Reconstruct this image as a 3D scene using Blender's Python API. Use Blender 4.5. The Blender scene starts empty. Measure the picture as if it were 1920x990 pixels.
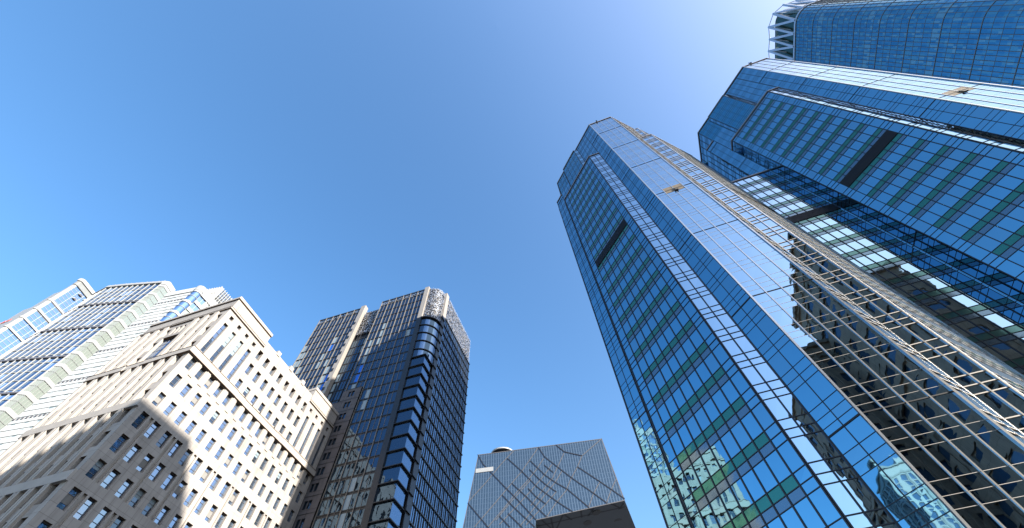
import bpy, math, random
from mathutils import Vector, Matrix
random.seed(7)
R = math.radians
sc = bpy.context.scene
COL = sc.collection

# ------------------------------------------------------------------ camera
cam_d = bpy.data.cameras.new("camera")
cam_d.sensor_width = 36.0
cam_d.lens = 36.0 * 760.446 / 1920.0
cam_d.clip_start = 0.1
cam_d.clip_end = 20000
cam = bpy.data.objects.new("camera", cam_d)
COL.objects.link(cam)
EYE = 1.6
pitch, roll = R(59.59235518), R(-3.6291227)
cF = Vector((0, math.cos(pitch), math.sin(pitch)))
cU0 = Vector((0, -math.sin(pitch), math.cos(pitch)))
cR0 = Vector((1, 0, 0))
cR = math.cos(roll) * cR0 + math.sin(roll) * cU0
cU = -math.sin(roll) * cR0 + math.cos(roll) * cU0
cam.matrix_world = Matrix(((cR.x, cU.x, -cF.x, 0), (cR.y, cU.y, -cF.y, 0), (cR.z, cU.z, -cF.z, EYE), (0, 0, 0, 1)))
sc.camera = cam

# ------------------------------------------------------------------ sky, sun, exposure
SUN_AZ, SUN_EL = R(-34.7), R(24.5)
w = bpy.data.worlds.new("World")
sc.world = w
w.use_nodes = True
nt = w.node_tree
bg = nt.nodes["Background"]
sky = nt.nodes.new("ShaderNodeTexSky")
sky.sky_type = 'NISHITA'
sky.sun_disc = False
sky.sun_elevation = SUN_EL
sky.sun_rotation = R(90) - SUN_AZ
sky.altitude = 50
sky.air_density = 1.0
sky.dust_density = 3.0
sky.ozone_density = 1.0
hs = nt.nodes.new("ShaderNodeHueSaturation")
hs.inputs["Saturation"].default_value = 1.33
nt.links.new(sky.outputs[0], hs.inputs["Color"])
mn = nt.nodes.new("ShaderNodeVectorMath"); mn.operation = 'MINIMUM'      # keep the haze round the sun pale, not orange
mn.inputs[1].default_value = (3.4, 3.8, 4.4)
nt.links.new(hs.outputs[0], mn.inputs[0])
tn = nt.nodes.new("ShaderNodeVectorMath"); tn.operation = 'MULTIPLY'
tn.inputs[1].default_value = (1.02, 1.0, 0.98)
nt.links.new(mn.outputs[0], tn.inputs[0])
nt.links.new(tn.outputs[0], bg.inputs[0])
bg.inputs[1].default_value = 0.15
sd = bpy.data.lights.new("sun", 'SUN')
sd.energy = 4.1
sd.angle = R(0.53)
sd.color = (1.0, 0.93, 0.82)
sun = bpy.data.objects.new("sun", sd)
COL.objects.link(sun)
sun.rotation_euler = Vector((math.cos(SUN_AZ) * math.cos(SUN_EL), math.sin(SUN_AZ) * math.cos(SUN_EL), math.sin(SUN_EL))).to_track_quat('Z', 'Y').to_euler()
sc.view_settings.view_transform = 'Standard'
sc.view_settings.look = 'None'
sc.view_settings.exposure = 1.55
sc.view_settings.gamma = 1.0
sc.render.engine = 'CYCLES'
sc.cycles.max_bounces = 10
sc.cycles.glossy_bounces = 8
sc.cycles.diffuse_bounces = 3
sc.cycles.caustics_reflective = False
sc.cycles.caustics_refractive = False

# ------------------------------------------------------------------ materials
def mat(name, col, rough=0.6, metal=0.0, spec=0.5, bump=None, var=None, coat=0.0):
    m = bpy.data.materials.new(name)
    m.use_nodes = True
    n = m.node_tree
    b = n.nodes["Principled BSDF"]
    b.inputs["Base Color"].default_value = (*col, 1)
    b.inputs["Roughness"].default_value = rough
    b.inputs["Metallic"].default_value = metal
    b.inputs["Specular IOR Level"].default_value = spec
    tc = n.nodes.new("ShaderNodeTexCoord")
    if bump:                       # (scale, strength, distance)
        t = n.nodes.new("ShaderNodeTexNoise")
        t.inputs["Scale"].default_value = bump[0]
        t.inputs["Detail"].default_value = 2.0 if metal > 0.4 else 5.0
        n.links.new(tc.outputs["Object"], t.inputs["Vector"])
        bp = n.nodes.new("ShaderNodeBump")
        bp.inputs["Strength"].default_value = bump[1]
        bp.inputs["Distance"].default_value = bump[2]
        n.links.new(t.outputs["Fac"], bp.inputs["Height"])
        n.links.new(bp.outputs["Normal"], b.inputs["Normal"])
    if var:                        # (scale, amount): slow dirt/tone variation
        t = n.nodes.new("ShaderNodeTexNoise")
        t.inputs["Scale"].default_value = var[0]
        t.inputs["Detail"].default_value = 6.0
        n.links.new(tc.outputs["Object"], t.inputs["Vector"])
        r = n.nodes.new("ShaderNodeMapRange")
        r.inputs[1].default_value = 0.3; r.inputs[2].default_value = 0.7
        r.inputs[3].default_value = 1 - var[1]; r.inputs[4].default_value = 1 + var[1]
        n.links.new(t.outputs["Fac"], r.inputs[0])
        mx = n.nodes.new("ShaderNodeVectorMath"); mx.operation = 'SCALE'
        mx.inputs[0].default_value = col
        n.links.new(r.outputs[0], mx.inputs["Scale"])
        n.links.new(mx.outputs[0], b.inputs["Base Color"])
    return m

def stone(name, col, pw, ph, mortar=0.02, dark=0.6, var=0.07):
    """stone cladding with thin panel joints laid out in the wall's own UV (metres)"""
    m = mat(name, col, rough=0.75, spec=0.3)
    n = m.node_tree; b = n.nodes["Principled BSDF"]
    uv = n.nodes.new("ShaderNodeUVMap")
    br = n.nodes.new("ShaderNodeTexBrick")
    br.offset = 0.0
    br.inputs["Scale"].default_value = 1.0
    br.inputs["Brick Width"].default_value = pw
    br.inputs["Row Height"].default_value = ph
    br.inputs["Mortar Size"].default_value = mortar
    br.inputs["Mortar Smooth"].default_value = 0.2
    br.inputs["Bias"].default_value = 0.0
    br.inputs["Color1"].default_value = (*[c * (1 + var) for c in col], 1)
    br.inputs["Color2"].default_value = (*[c * (1 - var) for c in col], 1)
    br.inputs["Mortar"].default_value = (*[c * dark for c in col], 1)
    n.links.new(uv.outputs[0], br.inputs["Vector"])
    t = n.nodes.new("ShaderNodeTexNoise"); t.inputs["Scale"].default_value = 0.35; t.inputs["Detail"].default_value = 8
    n.links.new(uv.outputs[0], t.inputs["Vector"])
    r = n.nodes.new("ShaderNodeMapRange")
    r.inputs[1].default_value = 0.3; r.inputs[2].default_value = 0.7; r.inputs[3].default_value = 0.88; r.inputs[4].default_value = 1.08
    n.links.new(t.outputs["Fac"], r.inputs[0])
    mp = n.nodes.new("ShaderNodeMapping"); mp.inputs["Scale"].default_value = (1.6, 0.09, 1)
    n.links.new(uv.outputs[0], mp.inputs[0])
    t2 = n.nodes.new("ShaderNodeTexNoise"); t2.inputs["Scale"].default_value = 1.0; t2.inputs["Detail"].default_value = 5
    n.links.new(mp.outputs[0], t2.inputs["Vector"])
    r2 = n.nodes.new("ShaderNodeMapRange")
    r2.inputs[1].default_value = 0.32; r2.inputs[2].default_value = 0.52; r2.inputs[3].default_value = 0.82; r2.inputs[4].default_value = 1.0
    n.links.new(t2.outputs["Fac"], r2.inputs[0])
    ml = n.nodes.new("ShaderNodeMath"); ml.operation = 'MULTIPLY'
    n.links.new(r.outputs[0], ml.inputs[0]); n.links.new(r2.outputs[0], ml.inputs[1])
    mx = n.nodes.new("ShaderNodeVectorMath"); mx.operation = 'SCALE'
    n.links.new(br.outputs["Color"], mx.inputs[0]); n.links.new(ml.outputs[0], mx.inputs["Scale"])
    n.links.new(mx.outputs[0], b.inputs["Base Color"])
    return m

GW = (0.45, 0.22, 0.03)
M = {}
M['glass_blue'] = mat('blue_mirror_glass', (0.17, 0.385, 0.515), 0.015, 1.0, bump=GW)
M['glass_skylit'] = mat('bright_sky_mirror_glass', (0.34, 0.50, 0.62), 0.015, 1.0, bump=GW)  # same glass as the blue faces; the brighter mirrored sky is in its colour
M['glass_green'] = mat('green_spandrel_glass', (0.055, 0.23, 0.175), 0.06, 0.66, bump=GW)
M['glass_green2'] = mat('dull_green_spandrel_glass', (0.09, 0.20, 0.18), 0.07, 0.7, bump=GW)
M['glass_blue2'] = mat('blue_mirror_glass_older', (0.18, 0.37, 0.485), 0.02, 1.0, bump=GW)
M['glass_deep'] = mat('deep_blue_glass', (0.07, 0.28, 0.40), 0.02, 1.0, bump=GW)
M['glass_grey'] = mat('slate_spandrel_glass', (0.15, 0.22, 0.28), 0.08, 0.75, bump=GW)
M['louvre'] = mat('dark_louvre', (0.018, 0.018, 0.022), 0.6)
M['mull_dark'] = mat('shaded_dark_mullion', (0.035, 0.037, 0.045), 0.4, 0.6)  # same bars as the bright ones, shade put into the colour
M['mull_light'] = mat('sunlit_aluminium_mullion', (0.66, 0.62, 0.57), 0.27, 0.9)  # same bars again, colour brightened to carry the sun on the sunlit faces
M['mull_tan'] = mat('sunlit_tan_mullion', (0.50, 0.44, 0.38), 0.5, 0.1)  # crossbars of the sunlit faces, sunlight put into their colour
M['crown_line'] = mat('pale_green_transom', (0.22, 0.30, 0.27), 0.45, 0.3)
M['trim'] = mat('parapet_trim', (0.30, 0.27, 0.27), 0.5, 0.4)
M['roof'] = mat('roof_membrane', (0.16, 0.16, 0.16), 0.9)
M['black'] = mat('black_metal', (0.012, 0.012, 0.014), 0.5, 0.2)
M['tan'] = mat('tan_shutter', (0.34, 0.27, 0.20), 0.7)
M['cream'] = stone('cream_stone', (0.40, 0.368, 0.34), 1.18, 1.28, 0.02, 0.55, 0.05)
M['cream_plain'] = mat('cream_stone_trim', (0.40, 0.365, 0.33), 0.75, bump=(2.0, 0.15, 0.02), var=(0.5, 0.07))
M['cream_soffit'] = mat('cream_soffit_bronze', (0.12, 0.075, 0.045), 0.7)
M['win'] = mat('window_glass', (0.25, 0.33, 0.44), 0.02, 0.85, bump=(0.9, 0.35, 0.02))
M['win_dark'] = mat('window_glass_dim', (0.10, 0.14, 0.19), 0.03, 0.75, bump=(0.9, 0.35, 0.02))
M['curtain'] = mat('drawn_curtain', (0.24, 0.235, 0.225), 0.9)
M['frame'] = mat('window_frame', (0.16, 0.15, 0.16), 0.5, 0.3)
M['pale_frame'] = mat('pale_window_frame', (0.62, 0.62, 0.62), 0.5, 0.2)
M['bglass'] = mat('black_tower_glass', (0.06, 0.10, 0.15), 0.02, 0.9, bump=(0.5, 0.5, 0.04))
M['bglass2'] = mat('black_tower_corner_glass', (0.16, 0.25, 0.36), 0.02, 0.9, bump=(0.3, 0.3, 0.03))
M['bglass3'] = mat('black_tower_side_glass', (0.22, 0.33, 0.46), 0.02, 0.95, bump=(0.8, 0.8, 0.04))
M['fin'] = mat('champagne_fin', (0.21, 0.19, 0.17), 0.45, 0.25)
M['bone'] = mat('bone_metal_panel', (0.33, 0.30, 0.27), 0.5, 0.1, var=(0.8, 0.06))
M['bdark'] = mat('charcoal_panel', (0.016, 0.018, 0.024), 0.4, 0.1)
M['bgrey'] = stone('grey_masonry_panel', (0.10, 0.092, 0.098), 2.3, 3.6, 0.05, 0.4, 0.05)
M['blind'] = mat('roller_blind', (0.24, 0.31, 0.36), 0.5)
M['blue_pane'] = mat('bright_blue_pane', (0.02, 0.17, 0.62), 0.1, 0.5)
M['white'] = mat('white_cladding', (0.36, 0.365, 0.37), 0.55, var=(0.3, 0.04))
M['bright'] = mat('white_cladding_lit', (0.60, 0.61, 0.60), 0.55, var=(0.5, 0.05))  # white cladding with extra light in its colour, for a barely sunlit wall
M['offwhite'] = mat('offwhite_cladding', (0.24, 0.25, 0.25), 0.55, var=(0.5, 0.06))
M['greenish'] = mat('pale_green_glass', (0.32, 0.37, 0.34), 0.15, 0.3)
M['lglass'] = mat('light_blue_glass', (0.36, 0.52, 0.72), 0.03, 0.9, bump=(0.4, 0.4, 0.03))
M['nglass'] = mat('navy_glass', (0.14, 0.23, 0.37), 0.05, 0.85, bump=(0.4, 0.4, 0.03))
M['red'] = mat('red_lettering', (0.45, 0.05, 0.04), 0.6)
M['cw1'] = mat('tall_tower_glass', (0.10, 0.28, 0.39), 0.05, 0.9, bump=(0.3, 0.3, 0.03))
M['cw2'] = mat('tall_tower_glass_teal', (0.12, 0.31, 0.39), 0.08, 0.8)
M['cw3'] = mat('tall_tower_glass_pale', (0.17, 0.35, 0.43), 0.15, 0.6)
M['cw4'] = mat('tall_tower_glass_deep', (0.07, 0.24, 0.36), 0.05, 0.9, bump=(0.3, 0.3, 0.03))
M['steel'] = mat('pale_steel', (0.52, 0.56, 0.64), 0.35, 0.5)
M['dgreen'] = mat('dark_green_glass', (0.05, 0.11, 0.095), 0.1, 0.6)
M['brown'] = stone('brown_stone', (0.42, 0.29, 0.20), 1.5, 1.9, 0.03, 0.55, 0.08)
M['brown_plain'] = mat('brown_stone_trim', (0.36, 0.25, 0.17), 0.8, var=(0.5, 0.1))
M['awin'] = mat('arched_window_glass', (0.05, 0.10, 0.16), 0.06, 0.3)
M['asphalt'] = mat('asphalt', (0.05, 0.05, 0.052), 0.9, bump=(8, 0.3, 0.02), var=(0.2, 0.15))
M['paving'] = mat('granite_paving', (0.10, 0.10, 0.10), 0.85, var=(0.7, 0.1))
M['paint'] = mat('road_paint', (0.75, 0.75, 0.73), 0.7)
M['disc'] = mat('skylight_disc', (0.02, 0.02, 0.024), 0.4)
M['seam'] = mat('dark_seam', (0.022, 0.025, 0.035), 0.45, 0.3)
M['seam_pale'] = mat('pale_seam', (0.15, 0.14, 0.14), 0.5, 0.3)

def striped(name, c1, c2, period, metal, rough):
    m = mat(name, c1, rough, metal)
    n = m.node_tree; b = n.nodes["Principled BSDF"]
    uv = n.nodes.new("ShaderNodeUVMap")
    br = n.nodes.new("ShaderNodeTexBrick")
    br.offset = 0.0
    br.inputs["Scale"].default_value = 1.0
    br.inputs["Brick Width"].default_value = period
    br.inputs["Row Height"].default_value = 4.3
    br.inputs["Mortar Size"].default_value = 0.16
    br.inputs["Mortar Smooth"].default_value = 0.6
    br.inputs["Color1"].default_value = (*c1, 1)
    br.inputs["Color2"].default_value = (*[x * 1.25 for x in c1], 1)
    br.inputs["Mortar"].default_value = (*c2, 1)
    n.links.new(uv.outputs[0], br.inputs["Vector"])
    wv = n.nodes.new("ShaderNodeTexWave")
    wv.wave_type = 'BANDS'; wv.bands_direction = 'X'
    wv.inputs["Scale"].default_value = 0.314 / (period * 1.0)
    wv.inputs["Distortion"].default_value = 0
    n.links.new(uv.outputs[0], wv.inputs["Vector"])
    mx = n.nodes.new("ShaderNodeMix"); mx.data_type = 'RGBA'
    mx.inputs[7].default_value = (*c2, 1)
    mp = n.nodes.new("ShaderNodeMapRange"); mp.inputs[1].default_value = 0.45; mp.inputs[2].default_value = 0.75
    n.links.new(wv.outputs["Fac"], mp.inputs[0])
    n.links.new(mp.outputs[0], mx.inputs[0])
    n.links.new(br.outputs["Color"], mx.inputs[6])
    n.links.new(mx.outputs[2], b.inputs["Base Color"])
    return m
M['cctv'] = striped('fritted_glass', (0.03, 0.06, 0.095), (0.14, 0.19, 0.24), 2.2, 0.55, 0.22)
M['cctv_soffit'] = mat('grey_soffit', (0.10, 0.115, 0.135), 0.5, 0.3)

# ------------------------------------------------------------------ mesh helpers
class MB:
    def __init__(s): s.v = []; s.f = []; s.m = []; s.uv = []; s.names = []
    def mi(s, name):
        if name not in s.names: s.names.append(name)
        return s.names.index(name)
    def quad(s, pts, m, uv=None):
        i = len(s.v); s.v += [tuple(p) for p in pts]
        s.f.append(tuple(range(i, i + len(pts)))); s.m.append(s.mi(m))
        s.uv.append(uv if uv else [(0, 0)] * len(pts))
    def build(s, name, parent=None, smooth=False):
        me = bpy.data.meshes.new(name)
        me.from_pydata(s.v, [], s.f)
        for n in s.names: me.materials.append(M[n])
        for p, mi in zip(me.polygons, s.m): p.material_index = mi; p.use_smooth = smooth
        ul = me.uv_layers.new(name="UVMap")
        k = 0
        for u in s.uv:
            for c in u: ul.data[k].uv = c; k += 1
        o = bpy.data.objects.new(name, me)
        COL.objects.link(o)
        if parent: o.parent = parent
        return o

class Fr:
    """wall frame: origin xy, running direction; n = outward (to the right of the direction)"""
    def __init__(s, a, b=None, az=None):
        s.o = Vector((a[0], a[1], 0))
        if b is not None:
            d = Vector((b[0] - a[0], b[1] - a[1], 0)); s.L = d.length; s.d = d.normalized()
        else:
            s.d = Vector((math.cos(az), math.sin(az), 0)); s.L = 0
        s.n = Vector((s.d.y, -s.d.x, 0))
    def P(s, x, n, z): return s.o + s.d * x + s.n * n + Vector((0, 0, z))
    def box(s, mb, x0, x1, n0, n1, z0, z1, m):
        P = s.P
        mb.quad([P(x0, n1, z0), P(x1, n1, z0), P(x1, n1, z1), P(x0, n1, z1)], m, [(x0, z0), (x1, z0), (x1, z1), (x0, z1)])
        mb.quad([P(x1, n0, z0), P(x0, n0, z0), P(x0, n0, z1), P(x1, n0, z1)], m, [(x1, z0), (x0, z0), (x0, z1), (x1, z1)])
        mb.quad([P(x0, n0, z0), P(x0, n1, z0), P(x0, n1, z1), P(x0, n0, z1)], m, [(n0, z0), (n1, z0), (n1, z1), (n0, z1)])
        mb.quad([P(x1, n1, z0), P(x1, n0, z0), P(x1, n0, z1), P(x1, n1, z1)], m, [(n1, z0), (n0, z0), (n0, z1), (n1, z1)])
        mb.quad([P(x0, n0, z1), P(x0, n1, z1), P(x1, n1, z1), P(x1, n0, z1)], m, [(x0, n0), (x0, n1), (x1, n1), (x1, n0)])
        mb.quad([P(x0, n1, z0), P(x0, n0, z0), P(x1, n0, z0), P(x1, n1, z0)], m, [(x0, n1), (x0, n0), (x1, n0), (x1, n1)])
    def rect(s, mb, x0, x1, n, z0, z1, m):
        P = s.P
        mb.quad([P(x0, n, z0), P(x1, n, z0), P(x1, n, z1), P(x0, n, z1)], m, [(x0, z0), (x1, z0), (x1, z1), (x0, z1)])

def wall(mb, fr, x0, x1, z0, z1, holes, m, depth, mr, nn=0.0):
    """a wall with real openings; each hole (a,b,c,d) gets reveals going in by depth"""
    xs = sorted({x0, x1} | {h[0] for h in holes} | {h[1] for h in holes})
    zs = sorted({z0, z1} | {h[2] for h in holes} | {h[3] for h in holes})
    hs = sorted(holes)
    for j in range(len(zs) - 1):
        zc = (zs[j] + zs[j + 1]) / 2
        row = [h for h in hs if h[2] < zc < h[3]]
        cur = x0
        for h in row:
            if h[0] > cur: fr.rect(mb, cur, h[0], nn, zs[j], zs[j + 1], m)
            cur = max(cur, h[1])
        if cur < x1: fr.rect(mb, cur, x1, nn, zs[j], zs[j + 1], m)
    P = fr.P
    for h in holes:
        a, b, c, d = h[:4]; dp = nn - (h[4] if len(h) > 4 else depth)
        mt = h[5] if len(h) > 5 else mr
        mb.quad([P(a, dp, c), P(a, nn, c), P(a, nn, d), P(a, dp, d)], m, [(0, c), (nn - dp, c), (nn - dp, d), (0, d)])
        mb.quad([P(b, nn, c), P(b, dp, c), P(b, dp, d), P(b, nn, d)], m, [(0, c), (nn - dp, c), (nn - dp, d), (0, d)])
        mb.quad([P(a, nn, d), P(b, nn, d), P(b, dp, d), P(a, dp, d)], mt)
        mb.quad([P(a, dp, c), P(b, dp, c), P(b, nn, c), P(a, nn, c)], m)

def empty(name, loc, label=None, cat=None, group=None):
    o = bpy.data.objects.new(name, None); COL.objects.link(o); o.location = loc
    o.empty_display_size = 2
    tag(o, label, cat, group); return o
def tag(o, label=None, cat=None, group=None, kind=None):
    if label: o['label'] = label
    if cat: o['category'] = cat
    if group: o['group'] = group
    if kind: o['kind'] = kind
def settle(root):
    """children were modelled in world coordinates: keep them there under the moved empty"""
    def shift(o):
        for c in o.children:
            c.matrix_parent_inverse = Matrix.Identity(4)
            if c.parent is root: c.location = -root.location
            shift(c)
    shift(root)
def poly(mb, pts, z, m, up=True):
    p = [(x, y, z) for x, y in pts]
    if not up: p = p[::-1]
    mb.quad(p, m, [(a[0], a[1]) for a in p])

# ------------------------------------------------------------------ ground
g = MB(); poly(g, [(-6000, -6000), (6000, -6000), (6000, 6000), (-6000, 6000)], 0, 'paving')
o = g.build('ground'); tag(o, kind='structure')
g = MB(); fr = Fr((-60, -6), az=R(75)); fr2 = Fr((-20, -60), az=R(75))
g.quad([(-22, -400, .004), (-2, -400, .004), (18, 400, .004), (-2, 400, .004)], 'asphalt')
o = g.build('road'); tag(o, kind='structure')
g = MB()
for i in range(-30, 60):
    y = i * 9.0; x = -2.0 + (y / 400.0) * 10 - 0.9
    g.quad([(x, y, .008), (x + .15, y, .008), (x + .22, y + 3, .008), (x + .07, y + 3, .008)], 'paint')
o = g.build('road_markings'); tag(o, kind='structure')
g = MB()
for (xa, xb) in ((-2, 18), (-22, -2)):
    s = 1 if xa == -2 else -1
    d = 0.4 * s
    p = [(xa, -400), (xa + d, -400), (xb + d, 400), (xb, 400)]
    poly(g, p if s > 0 else p[::-1], .13, 'paving')
    g.quad([(xa, -400, 0), (xb, 400, 0), (xb, 400, .13), (xa, -400, .13)], 'paving')
o = g.build('kerb'); tag(o, kind='structure')

# ------------------------------------------------------------------ TWIN GLASS TOWERS
S = 1.25                                   # one survey unit in metres
PA = R(-61.50950277)
PU = Vector((math.cos(PA), math.sin(PA))); PV = Vector((-math.sin(PA), math.cos(PA)))
def W(u, v): p = PU * (u * S) + PV * (v * S); return (p.x, p.y)
def ZZ(z): return EYE + z * S
FL = 3.14
LEV = [11.69 + FL * n for n in range(-3, 30)]      # top line of every floor's spandrel
COLW = 1.156 * S

def curtain(root, A, B, z0, z1, ncol, style, green=None, louvre=False, hatch=None):
    """one plane of curtain wall: panes in one mesh, bars in its child"""
    fr = Fr(A, B); L = fr.L
    g = MB(); bars = MB()
    cw = L / ncol
    vis = 'glass_deep' if style == 'crown' else 'glass_skylit' if style in ('pale', 'tan', 'sun') else 'glass_blue'
    rows = []                                  # (zlo, zhi, kind)
    for t in LEV:
        for lo, hi, k in ((t - 1.38, t - .74, 'grey'), (t - .74, t, 'green'), (t, t + FL - 1.38, 'vis')):
            lo, hi = max(lo, z0), min(hi, z1)
            if hi - lo > 0.02: rows.append((lo, hi, k, t))
    if LEV[0] - 1.38 > z0: rows.append((z0, LEV[0] - 1.38, 'vis', 0))
    for lo, hi, k, t in rows:
        for c in range(ncol):
            m = 'glass_blue2' if vis == 'glass_blue' and random.random() < .25 else vis
            if green and green[0] <= c < green[1]:
                if k == 'green': m = 'glass_green2' if style == 'tan' else 'glass_green'
                if k == 'grey': m = 'glass_grey'
                if louvre and k == 'vis' and abs(t - LEV[16]) < .01: continue
            if hatch and k == 'vis' and abs(t - LEV[16]) < .01 and hatch[0] <= c < hatch[1]: continue
            # every sheet sits a hair out of true, as real panes do
            e = [random.uniform(-.006, .006) for _ in range(4)]
            xa, xb = c * cw, (c + 1) * cw
            g.quad([fr.P(xa, e[0], ZZ(lo)), fr.P(xb, e[1], ZZ(lo)), fr.P(xb, e[2], ZZ(hi)), fr.P(xa, e[3], ZZ(hi))], m)
    wallo = g.build('curtain_wall', root)
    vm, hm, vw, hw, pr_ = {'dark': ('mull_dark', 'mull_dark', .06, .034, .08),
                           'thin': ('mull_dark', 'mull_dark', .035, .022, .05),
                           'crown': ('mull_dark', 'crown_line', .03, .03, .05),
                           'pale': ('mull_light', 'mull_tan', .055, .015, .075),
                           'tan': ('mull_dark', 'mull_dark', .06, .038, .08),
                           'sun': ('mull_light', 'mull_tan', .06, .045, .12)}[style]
    for c in range(ncol + 1):
        x = min(max(c * cw, vw), L - vw)
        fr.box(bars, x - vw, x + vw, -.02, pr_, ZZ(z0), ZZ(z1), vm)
    for t in LEV:
        for zz in (t - 1.38, t - .74, t):
            if z0 + .1 < zz < z1 - .1:
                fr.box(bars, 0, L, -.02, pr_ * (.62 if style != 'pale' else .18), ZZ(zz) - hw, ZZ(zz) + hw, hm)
    if style in ('pale', 'thin') and not green and z0 == 0:
        for q in range(0, 8):
            zz = 16.96 + 12.4 * q - .9
            if z0 < zz < z1 - 1:
                jw = .05 if style == 'pale' else .07
                fr.box(bars, 0, L, -.02, .05, ZZ(zz) - jw, ZZ(zz) + jw, 'black')
    bars.build('mullion_grid', wallo)
    if louvre:
        lv = MB(); lo, hi = ZZ(LEV[16]), ZZ(LEV[16] + FL - 1.38)
        x0, x1 = green[0] * cw, green[1] * cw
        fr.rect(lv, x0, x1, .10, lo, hi, 'louvre')
        n = 9
        for i in range(n):
            z = lo + (hi - lo) * (i + .2) / n
            fr.box(lv, x0, x1, .10, .15, z, z + .07, 'mull_dark')
        lv.build('louvre_band', root)
    if hatch:
        h = MB(); lo, hi = ZZ(LEV[16]), ZZ(LEV[16] + FL - 1.38)
        x0, x1 = hatch[0] * cw, hatch[1] * cw
        fr.rect(h, x0, x1, .03, lo, hi, 'tan')
        for i in range(7):
            z = lo + (hi - lo) * (i + .5) / 7
            fr.box(h, x0, x1, .03, .06, z - .02, z + .02, 'tan')
        ho = h.build('plant_shutter', root)
        k = MB(); xm = (x0 + x1) / 2
        fr.box(k, xm - .1, xm + .45, .08, .28, lo - .12, lo + .12, 'black')
        fr.box(k, xm - .06, xm + .06, .06, .2, lo - .2, lo + .9, 'black')
        k.build('floodlight_bracket', ho)
    return fr

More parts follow.
